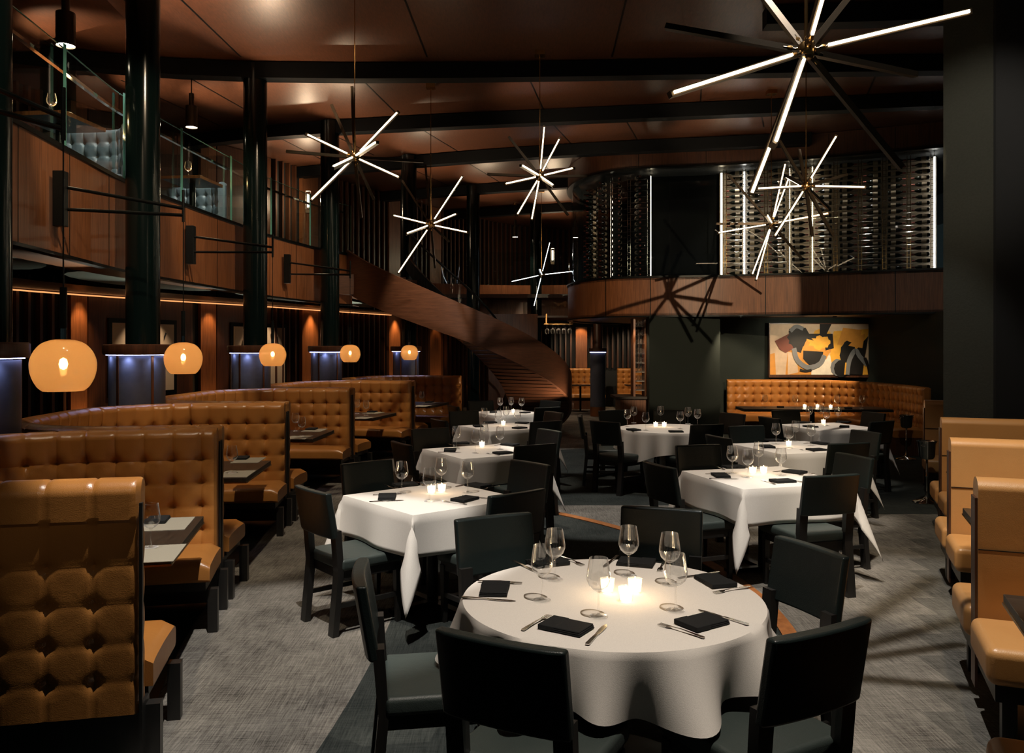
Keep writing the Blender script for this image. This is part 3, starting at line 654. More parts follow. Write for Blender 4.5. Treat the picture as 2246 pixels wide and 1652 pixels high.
# ------------------------------------------------------------ tufted upholstery
def tuft(u, v, cell, rows_z, dep=.050, seam=.011, rad=.030, puff=.009):
    # u metres along, v height; rows_z button heights
    fu = (u/cell) % 1; du = min(fu, 1-fu)*cell
    dz = min(abs(v-z) for z in rows_z)
    b = -dep*math.exp(-(math.hypot(du, dz)/rad)**1.3)
    s = -seam*math.exp(-(du/.007)**2)
    h = -seam*.55*math.exp(-(dz/.008)**2) if v < max(rows_z)+.03 else 0
    vz = puff*(sin(PI*fu))**.6
    return b+min(s, h)+vz
def path_len(path):
    d = [0]
    for a, b in zip(path, path[1:]): d.append(d[-1]+math.hypot(b[0]-a[0], b[1]-a[1]))
    return d
def tufted_wall(path, z0, z1, th, side, cell=.182, rows=(.62,.80,.98), nz=64, plain_out=True, out_rows=None, roll=.03, dens=.014):
    """closed padded wall swept on a path; tufted on `side` (+1 left normal)"""
    P = hpath(path, dens); D = path_len(P); m = MB(); n = len(P)
    prof = []
    for j in range(nz+1): prof.append(('in', z0+(z1-.05-z0)*j/nz))
    for j in range(1, 8):
        a = PI*j/8; prof.append(('top', a))
    no = nz if out_rows else 10
    for j in range(no+1): prof.append(('out', z1-.05-(z1-.05-z0)*j/no))
    vs = []
    for i in range(n):
        a = P[max(i-1,0)]; b = P[min(i+1,n-1)]; tx, ty = b[0]-a[0], b[1]-a[1]; l = math.hypot(tx,ty) or 1
        nx, ny = -ty/l*side, tx/l*side; u = D[i]
        e = min(u, D[-1]-u); er = min(1, e/.03); er = (1-(1-er)**2)**.5
        g = .006*math.exp(-((min((u/cell)%1, 1-(u/cell)%1)*cell)/.008)**2)
        for kind, q in prof:
            if kind == 'in':
                o = th/2+tuft(u, q, cell, rows)+.012*max(0,(q-(z1-.22))/.2); z = q
            elif kind == 'top':
                r = th/2+.012; o = r*cos(q)-g*cos(q); z = z1-.05+.05*sin(q)-g
            else:
                o = -th/2; z = q
                o += -tuft(u, q, cell*1.0, out_rows, .022, .004, .020, .002)-(.014 if q > 1.07 else 0) if out_rows else g
            c = o*(.55+.45*er)
            vs.append((P[i][0]+nx*c, P[i][1]+ny*c, z))
    k = len(prof)
    fs = [(i*k+j, (i+1)*k+j, (i+1)*k+j+1, i*k+j+1) for i in range(n-1) for j in range(k-1)]
    m.add(vs, fs, 0, True)
    m.add(vs[:k]+vs[-k:], [tuple(range(k)), tuple(range(2*k-1,k-1,-1))], 0)
    return m
def cushion(path, z0, z1, o0, o1, side, r=.05):
    """seat swept between offsets o0 (back) and o1 (front)"""
    P = hpath(path, .06); D = path_len(P); n = len(P); vs = []
    prof = [(o0, z0), (o0, z1-.01), (o0+.03, z1)]+[(o0+(o1-o0-r)*t, z1+.012*sin(PI*t)) for t in (.2,.4,.6,.8)]
    prof += [(o1-r+r*sin(a), z1-r+r*cos(a)) for a in (0, .4, .8, 1.2, PI/2)]+[(o1, z0+.02), (o1-.02, z0)]
    for i in range(n):
        a = P[max(i-1,0)]; b = P[min(i+1,n-1)]; tx, ty = b[0]-a[0], b[1]-a[1]; l = math.hypot(tx,ty) or 1
        nx, ny = -ty/l*side, tx/l*side; e = min(D[i], D[-1]-D[i]); er = min(1, e/.06); er = (1-(1-er)**2)**.5
        for o, z in prof: vs.append((P[i][0]+nx*o, P[i][1]+ny*o, z0+(z-z0)*(.75+.25*er) if z > z0 else z))
    k = len(prof); m = MB()
    m.add(vs, [(i*k+j, (i+1)*k+j, (i+1)*k+(j+1)%k, i*k+(j+1)%k) for i in range(n-1) for j in range(k)], 0, True)
    m.add(vs[:k]+vs[-k:], [tuple(range(k)), tuple(range(2*k-1,k-1,-1))], 0)
    return m
# left booths: U shaped, opening to the aisle. W = wall ends at the aisle
W = [(-1.56,3.42),(-2.06,5.78),(-2.32,8.45),(-2.24,11.45),(-1.70,14.05),(-1.0,16.65)]
BN = ['nearest', 'second', 'third', 'fourth', 'farthest']
BT = 1.25
booths = []
for i, (a, b) in enumerate(zip(W, W[1:])):
    cx, cy = (a[0]+b[0])/2, (a[1]+b[1])/2; dx, dy = b[0]-a[0], b[1]-a[1]; S = math.hypot(dx, dy)
    rz = math.atan2(dy, dx)          # local x along the aisle (away), local y to the left = into the booth
    e = empty('curved_booth', (cx, cy, 0), rz); booths.append((e, cx, cy, rz, S))
    tag(e, 'cognac leather tufted curved booth, %s of the five booths on the left' % BN[i], 'booth', 'curved booths along the left')
    hw = S/2-.10; L_ = 1.72; r = .95
    path = [(-hw, 0), (-hw, L_-r)]+[(-hw+r-r*cos(t), L_-r+r*sin(t)) for t in [PI/2*k/10 for k in range(1,11)]]
    path += [(hw-r+r*sin(t), L_-r+r*cos(t)) for t in [PI/2*k/10 for k in range(0,11)]]+[(hw, 0)]
    # inner side is to the right of this direction (path goes up the near side, round the back)
    m = tufted_wall(path, .26, BT, .13, -1, rows=(.56,.72,.88,1.04), out_rows=(.40,.56,.725,.89) if i == 0 else None); m.build('backrest', 'tan', e)
    sp = [(p[0], p[1]) for p in path]; sp[0] = (sp[0][0], -.03); sp[-1] = (sp[-1][0], -.03)
    m = cushion(sp, .33, .47, .05, .56, -1); m.build('seat', 'tan', e)
    m = MB(); m.sweep(path, [(-.06,0.06),(-.06,.26),(.05,.26),(.05,.06)][::-1], closed=True, smooth=False); m.sweep([(p[0], max(p[1], 0)) for p in path], [(-.10,.27),(-.10,.33),(-.52,.33),(-.52,.27)], closed=True, smooth=False); m.build('base', 'ebony', e)
    for sx in (-1, 1):
        m = MB(); m.box((sx*(hw+.064)-.012, -.012, .06),(sx*(hw+.064)+.012, .0, BT-.10)); m.box((sx*hw-.06,-.012,.06),(sx*hw+.06,.003,.30)); m.build('end_strip', 'ebony', e)
        for q in ((hw-.48, -.04), (hw-.48, .8), (hw-.02, -.04)):
            m = MB(); x0 = sx*q[0]; m.prism([(x0-.03,q[1]-.03),(x0+.03,q[1]-.03),(x0+.03,q[1]+.03),(x0-.03,q[1]+.03)], 0, .275); m.build('leg', 'ebony', e)
# far banquette by the picture, curved, and the right hand benches
BP = catmull([(4.5,17.2),(5.4,17.15),(6.35,16.9),(6.9,16.0),(7.05,14.9),(6.93,13.7)], 8)
e = empty('tufted_banquette'); tag(e, 'long curved tufted tan banquette below the abstract painting', 'banquette')
tufted_wall(BP, .20, 1.15, .14, -1, cell=.18, rows=(.52,.68,.84,1.0), nz=56).build('backrest', 'tan', e)
cushion(BP, .30, .46, .06, .55, -1).build('seat', 'tan', e)
m = MB(); m.sweep(BP, [(-.10,0),(-.10,.30),(-.50,.30),(-.50,0)], closed=True, smooth=False); m.build('base', 'walnut_d', e)
# right benches: padded slab backs with seats on both sides
RB = [((2.35,4.16),'nearest whole'), ((3.20,6.0),'second'), ((4.05,7.75),'third'), ((5.2,10.35),'farthest, partly behind the pillar,'), ((1.47,2.30),'cut by the lower right picture corner,')]
ex = Vector((.93,-.36,0)).normalized(); ey = Vector((-ex.y, ex.x, 0))
rzb = math.atan2(ex.y, ex.x)
for j, ((x, y), nm) in enumerate(RB):
    e = empty('leather_bench', (x, y, 0), rzb); tag(e, 'smooth camel leather double bench on the right, %s one' % nm if j else 'smooth camel leather double bench on the right, nearest whole one', 'bench', 'leather benches along the right')
    hgt = 1.15; L_ = .55 if j == 3 else 1.9
    m = MB(); prof = [(.07,.3),(.075,.8),(.08,1.09)]+[(.08*cos(a), hgt-.06+.06*sin(a)) for a in (.3,.7,1.1,1.57,2.0,2.4,2.8)]+[(-.08,1.09),(-.075,.8),(-.07,.3)]
    P = hpath([(0,0),(L_,0)], .05); m.sweep(P, prof, closed=True); m.build('backrest', 'tan_smooth', e, bevel=.012)
    m = MB()
    for s_ in (-1, 1): m.box((.0, s_*.079-.002, .795),(L_, s_*.079+.002, .80))
    for s_ in (-1, 1):
        for xx in ((.62, 1.24) if L_ > 1 else (.3,)): m.box((xx-.002, s_*.077-.002, .45),(xx+.002, s_*.077+.002, .795))
    m.build('seam', 'ebony', e)
    for s_ in (-1, 1):
        if j == 3 and s_ > 0: continue
        c = MB(); c.box((-.04, min(s_*.08, s_*.58), .30),(L_, max(s_*.08, s_*.58), .47)); c.build('seat', 'tan_smooth', e, bevel=.045, seg=4)
        c = MB(); c.box((0, min(s_*.06, s_*.53), .22),(L_, max(s_*.06, s_*.53), .30)); c.build('seat_base', 'ebony', e)
    for xx in (.06, L_-.2):
        for yy in (-.48, .48): c = MB(); c.box((xx-.03,yy-.03,0),(xx+.03,yy+.03,.22)); c.build('leg', 'ebony', e)
    c = MB(); c.box((-.012,-.06,.10),(.0,.06,1.05)); c.build('end_strip', 'walnut_d', e)
# wood cabinet end behind the farthest bench
# ------------------------------------------------------------ curved staircase
SCN = Vector((-1.2, 17.2)); RO, RI = 2.45, 1.12
def zt(th): return 3.62-(th-220)*.01786
st = empty('curved_staircase', (0,0,0)); tag(st, 'sweeping curved staircase clad in brown wood veneer, rising to the left balcony', 'staircase')
A0, A1 = 216, 405
def ringp(R, th): a = math.radians(th); return (SCN.x+R*cos(a), SCN.y+R*sin(a))
def balu(R, th_, hh, name, mat, t=.06, a0=A0, a1=A1):
    m = MB(); n = 80; vs = []
    for i in range(n+1):
        th = a0+(a1-a0)*i/n; z1 = zt(th); z0 = max(z1-(hh-(.17*min(1, max(0, (th-225)/60)) if hh > .5 else 0)), .0); z1 = max(z1, z0+.05)
        for (rr, z) in ((R,z0),(R,z1),(R-t,z1),(R-t,z0)):
            x, y = ringp(rr, th); vs.append((x, y, z))
    m.add(vs, [(i*4+j,(i+1)*4+j,(i+1)*4+(j+1)%4,i*4+(j+1)%4) for i in range(n) for j in range(4)], 0, True)
    m.add(vs[:4]+vs[-4:], [(0,1,2,3),(7,6,5,4)]); return m.build(name, mat, st)
o = balu(RO, 0, .80, 'outer_balustrade', 'stairw')
balu(RI+.03, 0, .32, 'inner_stringer', 'black')
m = MB(); n = 80; vs = []
for i in range(n+1):
    th = A0+(A1-A0)*i/n; z = max(zt(th)-.78+.17*min(1, max(0, (th-225)/60)), .01)
    for R in (RO-.03, RI+.02): x, y = ringp(R, th); vs.append((x,y,z))
m.add(vs, [(2*i,2*i+1,2*i+3,2*i+2) for i in range(n)], 0, True); m.build('underside', 'stairw', st)
m = MB()
for i in range(46):
    th = A0+(A1-A0)*i/46; z = zt(th)-.785+.17*min(1, max(0, (th-225)/60))
    if z < .02: break
    a = math.radians(th); T = Matrix.Translation((SCN.x, SCN.y, z)) @ Matrix.Rotation(a, 4, 'Z'); m.box((RI+.03,-.006,-.004),(RO-.05,.006,.004), 0, T)
m.build('underside_batten', 'black', st)
for i in range(17):
    th = 224+i*9.6; z = zt(th)-.40
    if z < .1: break
    a = math.radians(th); b = math.radians(th+9.6)
    m = MB(); pts = [ringp(RI, th), ringp(RO-.06, th), ringp(RO-.06, th+9.6), ringp(RI, th+9.6)]; m.prism(pts, z-.16, z); m.build('tread', 'walnut_d', st)
m = MB(); m.prism([(-3.6,15.4),(-2.9,15.55),(-2.1,16.2),(-2.3,17.3),(-3.4,17.3)], 2.82, 3.2); m.build('landing', 'stairw', st)
m = MB(); pts = [Vector((*ringp(RI+.03, th), zt(th)+.55)) for th in range(222, 372, 6)]; m.tube(pts, .022, 8); m.build('handrail', 'black', st)
m = MB(); vs = []
for i in range(41):
    th = 222+i*3.4; 
    for dz in (-.25, .5): x, y = ringp(RI+.03, th); vs.append((x,y,zt(th)+dz))
m.add(vs, [(2*i,2*i+1,2*i+3,2*i+2) for i in range(40)], 0, True); m.build('inner_glass', 'glass', st)
m = MB(); m.box((-.55,19.2,0),(.6,19.4,2.6)); struct(m.build('wall_stair_core', 'walnut_d'))
# ------------------------------------------------------------ dining chairs
def make_chair():
    e = empty('dining_chair')
    def P(y, z): return y
    # posts / rear legs, raked back above the seat and splayed at the foot
    for sx in (-1, 1):
        m = MB(); x0, x1 = sx*.194-.033, sx*.194+.033
        pr = [(-.06,0),(-.02,.0),(.018,.40),(.0,.66),(-.045,.66),(-.022,.40)]
        vs = [(x0,y,z) for y,z in pr]+[(x1,y,z) for y,z in pr]; n = len(pr)
        m.add(vs, [tuple(range(n)), tuple(range(2*n-1,n-1,-1))]+[(i,i+n,(i+1)%n+n,(i+1)%n) for i in range(n)]); m.build('leg', 'ebony', e)
        m = MB(); m.add([(sx*.20-.022,.40,.38),(sx*.20+.022,.40,.38),(sx*.20+.022,.445,.38),(sx*.20-.022,.445,.38),(sx*.20-.014,.41,0),(sx*.20+.014,.41,0),(sx*.20+.014,.44,0),(sx*.20-.014,.44,0)],
            [(0,1,2,3),(7,6,5,4),(0,4,5,1),(1,5,6,2),(2,6,7,3),(3,7,4,0)]); m.build('leg', 'ebony', e)
        m = MB(); m.box((sx*.205-.010,-.02,.17),(sx*.205+.010,.42,.20)); m.build('stretcher', 'ebony', e)
    # back pad, slightly concave
    def bp(u, v):
        x = (u-.5)*.455; z = .61+.29*v; y = -.035-.05*v+.018*(1-(2*u-1)**2)*-1
        return x, y, z
    m = MB(); n = 10; vs = []
    for s_ in (0, 1):
        for i in range(n+1):
            for j in range(5):
                x, y, z = bp(i/n, j/4); th = .027*(1 if 0 < i < n else .75)
                vs.append((x, y+(th if s_ else -th), z))
    k = (n+1)*5; fs = []
    for i in range(n):
        for j in range(4):
            q = i*5+j; fs += [(q, q+5, q+6, q+1), (k+q, k+q+1, k+q+6, k+q+5)]
        q = i*5; fs += [(q, k+q, k+q+5, q+5), (q+4, q+9, k+q+9, k+q+4)]
    for j in range(4): fs += [(j, j+1, k+j+1, k+j), (n*5+j, k+n*5+j, k+n*5+j+1, n*5+j+1)]
    m.add(vs, fs, 0, True); m.build('backrest', 'chair', e, bevel=.010, seg=3)
    m = MB(); m.box((-.235,.0,.40),(.235,.47,.475)); m.build('seat', 'seat', e, bevel=.022, seg=3)
    m = MB(); m.box((-.215,.01,.345),(.215,.445,.40)); m.build('seat_frame', 'ebony', e); return e
CH = make_chair()
def chair(x, y, fx, fy, where, grp):
    place(CH, (x, y, 0), face(fx, fy), 'dark green dining chair, '+where, 'chair', grp)
g = 'chairs around the front round table'
chair(0.0, 2.62, .46, .89, 'back to the camera in front of the front round table', g)
chair(.955, 2.72, -.48, .87, 'right foreground, back to the camera at the front round table', g)
chair(1.28, 3.71, -.93, -.36, 'right side of the front round table', g)
chair(-.52, 3.33, .98, .16, 'left side of the front round table, seen edge-on', g)
chair(-.06, 4.33, .46, -.89, 'facing the camera at back left of the front round table', g)
chair(.815, 4.54, -.31, -.95, 'facing the camera at back right of the front round table', g)
g = 'chairs around the nearest left square table'; t = ' of the nearest left square table'
chair(-1.21, 5.30, .77, .64, 'left side'+t, g); chair(-1.1, 6.45, .64, -.77, 'behind the far left side'+t, g)
chair(.08, 6.42, -.77, -.64, 'far right side'+t, g); chair(-.02, 5.2, -.64, .77, 'near right side'+t, g)
g = 'chairs around the second left square table'; t = ' of the second left square table'
chair(-.98, 7.85, .87, .5, 'left side'+t, g); chair(-.88, 9.15, .5, -.87, 'far left side'+t, g)
chair(.34, 9.0, -.87, -.5, 'far right side'+t, g); chair(.18, 7.75, -.5, .87, 'near right side'+t, g)
g = 'chairs around the third left square table'; t = ' of the third left square table'
chair(-.85, 10.4, .87, .5, 'left side'+t, g); chair(-.66, 11.7, .4, -.9, 'far left side'+t, g)
chair(.52, 11.55, -.87, -.5, 'far right side'+t, g); chair(.38, 10.2, -.5, .87, 'near right side'+t, g)
g = 'chairs around the fourth left square table'; t = ' of the fourth left square table'
chair(-.84, 12.85, .9, .4, 'left side'+t, g); chair(-.5, 14.0, .4, -.9, 'far left side'+t, g)
chair(.6, 14.0, -.7, -.7, 'far right side'+t, g); chair(.5, 12.6, -.5, .87, 'near right side'+t, g)
g = 'chairs around the nearest right square table'; t = ' of the nearest right square table'
chair(1.22, 6.40, .93, .36, 'left side'+t, g); chair(1.75, 7.55, .25, -.96, 'far side, facing the camera,'+t, g)
chair(2.25, 5.92, -.275, .96, 'near side, back to the camera,'+t, g); chair(2.80, 6.88, -.96, -.275, 'right side'+t, g)
g = 'chairs around the second right square table'; t = ' of the second right square table'
chair(2.19, 8.42, .95, .3, 'left side'+t, g); chair(2.74, 9.45, .25, -.96, 'far side'+t, g)
chair(3.18, 7.88, -.275, .96, 'near side'+t, g); chair(3.76, 8.88, -.96, -.275, 'right side'+t, g)
g = 'chairs around the third right square table'; t = ' of the third right square table'
chair(3.43, 10.7, .95, .3, 'left side'+t, g); chair(4.0, 11.85, .25, -.96, 'far side'+t, g)
chair(4.52, 10.2, -.5, .87, 'near side'+t, g); chair(5.0, 11.5, -.96, -.275, 'right side'+t, g)
g = 'chairs around the far round table'; t = ' of the far round table'
chair(1.0, 10.95, 1, -.1, 'left side'+t, g); chair(1.20, 10.17, .7, .7, 'near left'+t, g)
chair(2.28, 9.78, -.35, .94, 'near side'+t, g); chair(1.49, 11.85, .45, -.9, 'far left side'+t, g)
chair(2.28, 11.85, -.1, -1, 'far side'+t, g); chair(2.98, 11.3, -.85, -.5, 'right side'+t, g)

# ------------------------------------------------------------ tables and cloths
def square_table(cx, cy, ang, a, nm):
    e = empty('square_table', (cx, cy, 0), ang); tag(e, 'square dining table on a black pedestal hidden under its cloth, %s' % nm, 'table', 'square tables')
    m = MB(); m.box((-a+.01,-a+.01,.715),(a-.01,a-.01,.752)); m.build('tabletop', 'table', e, bevel=.004)
    m = MB(); m.lathe([(.04,.03),(.04,.70),(.12,.715)], 16); m.build('pedestal', 'black', e)
    m = MB(); m.box((-.34,-.03,0),(.34,.03,.03)); m.box((-.03,-.34,0),(.03,.34,.03)); m.build('foot', 'black', e)
    # square cloth, corners hanging as folded points
    ov = .27; n = 20; k = 9
    xs = [-a-ov*(k-i)/k for i in range(k)]+[-a+2*a*i/n for i in range(n+1)]+[a+ov*(i+1)/k for i in range(k)]
    rnd = random.Random(int(cx*100+cy*37)); ph = rnd.random()*6
    def pos(x, y):
        ox, oy = max(0, abs(x)-a), max(0, abs(y)-a); sx, sy = (1 if x > 0 else -1), (1 if y > 0 else -1)
        if ox == 0 and oy == 0: return x, y, .7535
        if ox and not oy:
            f = .010+.07*ox+.022*ox/ov*sin(9*y+ph*sx)*(1-abs(y)/a*.4); return sx*(a+f), y, .7535-ox if ox > .01 else .750
        if oy and not ox:
            f = .010+.07*oy+.022*oy/ov*sin(9*x+ph*sy); return x, sy*(a+f), .7535-oy if oy > .01 else .750
        p = math.atan2(oy, ox); w_ = sin(2*p); rho = math.hypot(ox, oy)*(1+.52*w_); z = .7535-rho
        f = .010+.07*rho; g = rho*.20*w_
        # the two flanks fold back towards the diagonal
        fx = f*cos(p)*1.0+g; fy = f*sin(p)*1.0+g
        dl = (p-PI/4)/(PI/4); ad = abs(dl)
        S = (1-ad)/.28 if ad > .72 else ad/.72
        tw = rho*.15*S*(1 if dl < 0 else -1)
        return sx*(a+fx+tw*.7), sy*(a+fy-tw*.7), max(z, .02)
    N_ = len(xs); m = MB(); vs = [pos(x, y) for x in xs for y in xs]
    m.add(vs, [(i*N_+j,(i+1)*N_+j,(i+1)*N_+j+1,i*N_+j+1) for i in range(N_-1) for j in range(N_-1)], 0, True)
    o = m.build('tablecloth', 'cloth'); o.location = (cx, cy, 0); o.rotation_euler = (0,0,ang)
    tag(o, 'white linen cloth with hanging corners on %s' % nm, 'tablecloth', 'white tablecloths')
    sm = o.modifiers.new('solid', 'SOLIDIFY'); sm.thickness = .002
    return e
def round_table(cx, cy, R, nm, drop=.30, seed=1, amp=.05, var=.07, rot=.6):
    e = empty('round_table', (cx, cy, 0)); tag(e, 'round dining table on a black pedestal hidden under its cloth, %s' % nm, 'table', 'round tables')
    m = MB(); m.lathe([(0,.715),(R-.02,.715),(R-.012,.72),(R-.012,.75),(0,.751)], 64); m.build('tabletop', 'table', e)
    m = MB(); m.lathe([(.05,.03),(.05,.70),(.14,.715)], 20); m.build('pedestal', 'black', e)
    m = MB(); m.lathe([(0,.0),(.36,0),(.36,.015),(.06,.04)], 32); m.build('foot', 'black', e)
    rd = random.Random(seed); nf = 11; fs = [(rd.uniform(.6,1.3), rd.uniform(0,6.28)) for _ in range(4)]
    def wave(t): return (1.5*fs[0][0]*sin(13*t+fs[0][1]+.8*sin(3*t))+fs[1][0]*sin(8*t+fs[1][1])*.8+fs[2][0]*sin(5*t+fs[2][1])*.8)/2.2
    nu, nv = 240, 26; vs = []
    for i in range(nu):
        t = 2*PI*i/nu; dr = drop+var*cos(4*(t-rot)); wv = wave(t)
        for j in range(nv+1):
            if j <= 10: r = R*j/10; z = .7535 if j < 10 else .750
            else:
                q = (j-10)/(nv-10); s_ = dr*q
                r = R+.006+.16*s_+amp*wv*q**.8*(.5+q*.7); z = .750-s_*.97
            vs.append((r*cos(t), r*sin(t), z))
    m = MB(); k = nv+1
    m.add(vs, [(i*k+j, i*k+j+1, ((i+1)%nu)*k+j+1, ((i+1)%nu)*k+j) for i in range(nu) for j in range(nv)], 0, True)
    o = m.build('tablecloth', 'cloth'); o.location = (cx, cy, 0); tag(o, 'white linen cloth draped in soft folds over %s' % nm, 'tablecloth', 'white tablecloths')
round_table(.42, 3.458, .627, 'the front round table', .235, 5, .075, .03, .2)
round_table(2.06, 10.75, .66, 'the far round table', .34, 8)
ang = math.atan2(.64, .77); square_table(-.56, 5.78, ang, .455, 'the nearest left square table')
ang = math.atan2(.5, .87); square_table(-.30, 8.38, ang, .46, 'the second left square table'); square_table(-.10, 10.95, ang, .46, 'the third left square table')
square_table(-.08, 13.36, ang, .46, 'the fourth left square table')
ang = math.radians(16); square_table(2.045, 6.68, ang, .48, 'the nearest right square table'); square_table(2.98, 8.68, ang, .47, 'the second right square table'); square_table(4.22, 10.98, ang, .47, 'the third right square table')
# dark tables
def dark_table(cx, cy, rz, L_, Wd, label, cat='table', brass=True):
    e = empty('booth_table', (cx, cy, 0), rz); tag(e, label, cat, 'dark wood booth tables')
    m = MB(); m.box((-L_/2,-Wd/2,.715),(L_/2,Wd/2,.757)); m.build('tabletop', 'table', e, bevel=.003)
    m = MB(); m.box((-L_/2-.004,-Wd/2-.004,.712),(L_/2+.004,Wd/2+.004,.722)); m.build('edge_band', 'brass', e)
    m = MB(); m.lathe([(.045,.02),(.04,.70),(.12,.715)], 16); m.build('pedestal', 'black', e)
    m = MB(); m.lathe([(0,0),(.26,0),(.26,.015),(.05,.03)], 24); m.build('foot', 'black', e); return e
for i, (e, cx, cy, rz, S) in enumerate(booths):
    u = (-sin(rz), cos(rz)); off = .56
    dark_table(cx+u[0]*off, cy+u[1]*off, rz, 1.02, 1.12, 'dark wood table with placemats inside the %s left booth' % BN[i])
dark_table(5.25, 14.35, math.radians(-3), 2.5, .7, 'long dark table with candles in front of the tufted banquette')
e1 = Vector((.42,.91,0)).normalized()
for j, (x, y) in enumerate([(2.76,5.08-.0),(3.62,6.9),(1.9,3.2)]):
    c = Vector((x, y, 0))+ex*.62
    dark_table(c.x, c.y, rzb, 1.1, .66, 'dark wood table between the leather benches on the right, %s' % ['second from the camera', 'farthest', 'nearest, at the right picture edge'][j])

# ------------------------------------------------------------ table ware
def make_glass():
    m = MB(); K_ = 1.06; m.lathe([(a_*K_, b_*1.03) for a_, b_ in [(.0,.001),(.034,.001),(.035,.003),(.012,.006),(.0045,.012),(.0038,.03),(.0036,.085),(.006,.095),(.022,.104),(.036,.118),(.0435,.138),(.044,.155),(.040,.185),(.034,.222),(.0355-.003,.2225),(.0385,.185),(.0425,.155),(.042,.138),(.035,.120),(.02,.107),(0,.104)]], 24)
    b = m.build('wine_glass', 'glass'); return b
def make_votive():
    e = empty('votive_candle')
    m = MB(); m.lathe([(0,.002),(.026,.002),(.028,.006),(.032,.062),(.030,.063),(.026,.01),(0,.008)], 20); m.build('glass_cup', 'glass', e)
    m = MB(); m.lathe([(0,.01),(.024,.01),(.0285,.054),(0,.056)], 16); m.build('wax', 'wax', e)
    m = MB(); m.lathe([(0,.055),(.003,.058),(.0035,.062),(.0,.070)], 8); m.build('flame', 'flame', e); return e
def make_napkin():
    e = MB()
    for k in range(3):
        z = .0005+k*.006; a, b = .088-.002*k, .060-.001*k
        e.box((-a,-b,z),(a,b,z+.0058))
    e.box((-.088,-.062,.0005),(-.02,.061,.0195))
    return e.build('napkin', 'napkin', bevel=.0028, seg=2)
def make_fork():
    m = MB(); P = [(-.1,.004,.0),(-.095,.009,.0),(-.05,.006,.003),(0,.0035,.006),(.045,.004,.004),(.055,.011,.002),(.068,.0125,.001)]
    vs = []; 
    for x, hw_, z in P: vs += [(x,-hw_,z+.002),(x,hw_,z+.002),(x,hw_,z+.0035),(x,-hw_,z+.0035)]
    n = len(P); m.add(vs, [(i*4+j,(i+1)*4+j,(i+1)*4+(j+1)%4,i*4+(j+1)%4) for i in range(n-1) for j in range(4)]+[(0,1,2,3)], 0, True)
    for k in range(4):
        y = -.0105+.007*k; m.box((.068,y-.0016,.003),(.102,y+.0016,.0048))
    return m.build('fork', 'steel')
def make_knife():
    m = MB(); P = [(-.12,.006),(-.115,.0085),(-.06,.0075),(-.01,.005),(0,.008),(.05,.0105),(.09,.009),(.112,.002)]
    vs = []
    for x, hw_ in P: t = .0035 if x < 0 else .0012; vs += [(x,-hw_,.001),(x,hw_,.001),(x,hw_,.001+t),(x,-hw_,.001+t)]
    n = len(P); m.add(vs, [(i*4+j,(i+1)*4+j,(i+1)*4+(j+1)%4,i*4+(j+1)%4) for i in range(n-1) for j in range(4)]+[(0,1,2,3)], 0, True)
    return m.build('table_knife', 'steel')
def make_tumbler():
    m = MB(); m.lathe([(0,.003),(.026,.003),(.040,.02),(.048,.05),(.044,.085),(.036,.115),(.034,.115),(.042,.085),(.046,.05),(.038,.022),(0,.01)], 24); return m.build('stemless_glass', 'glass')
def make_mat():
    m = MB(); m.box((-.18,-.125,0),(.18,.125,.003)); return m.build('placemat', 'mat')
G, V, NP, FK, KN, TB, PLM = make_glass(), make_votive(), make_napkin(), make_fork(), make_knife(), make_tumbler(), make_mat()
ZTB = .7555
def settings(nm, c, glasses, candles, naps, zt_=ZTB, cut=True, gh=1.0, lt=.35):
    short = nm
    for lst, proto, word, cat, grp in ((glasses, G, 'wine glass', 'wine glass', 'wine glasses on '), (candles, V, 'lit votive candle', 'candle', 'candles on ')):
        lst = sorted(lst); od = ORD.get(len(lst))
        for i, (px, py) in enumerate(lst):
            p = at(px, py, zt_); q = (od[i]+' ') if len(lst) > 1 else ''
            place(proto, p, random.uniform(0, 6), '%s%s on %s' % (q, ('clear '+word) if proto is G else word, short), cat, grp+short)
            if proto is V: point((p.x, p.y, p.z+.085), lt, (1, .66, .34), .012)
    naps = sorted(naps); od = ORD.get(len(naps))
    for i, (px, py) in enumerate(naps):
        p = at(px, py, zt_); d = Vector((c[0]-p.x, c[1]-p.y, 0)).normalized(); rz = face(d.x, d.y)
        q = (od[i]+' ') if len(naps) > 1 else ''
        place(NP, p, rz+random.uniform(-.15,.15), '%sfolded black napkin on %s' % (q, short), 'napkin', 'black napkins on '+short)
        if cut:
            rgt = Vector((d.y, -d.x, 0))
            f = p-rgt*.125; k = p+rgt*.125
            place(FK, f, rz+PI/2+random.uniform(-.1,.1), 'silver fork left of the %snapkin on %s' % (q, short), 'fork', 'forks on '+short)
            place(KN, k, rz+PI/2+random.uniform(-.1,.1), 'silver knife right of the %snapkin on %s' % (q, short), 'knife', 'knives on '+short)
settings('the front round table', (.42,3.458), [(1313,1353),(1482,1340),(1189,1317),(1217,1272),(1379,1264),(1469,1283)],
         [(1332,1301),(1373,1320),(1393,1301)], [(1085,1296),(1242,1379),(1540,1369),(1568,1278),(1395,1237),(1203,1237)], lt=.35)
settings('the nearest left square table', (-.56,5.78), [(881,1082),(942,1100),(968,1072),(1026,1081)], [(946,1083),(969,1080)], [(849,1092),(1020,1097),(888,1065),(1048,1067)], lt=.35)
settings('the second left square table', (-.3,8.38), [(1001,983),(1043,994),(1062,973),(1097,986)], [(1057,981)], [(987,989),(1103,995),(1118,977),(1010,974)], cut=True)
settings('the third left square table', (-.1,10.95), [(1062,932),(1093,937),(1135,935),(1110,928)], [(1104,933)], [(1145,929),(1049,936),(1140,940),(1075,928)], cut=False)
settings('the fourth left square table', (-.08,13.36), [(1097,903),(1121,902),(1144,904)], [(1126,906)], [(1082,905),(1152,906)], cut=False)
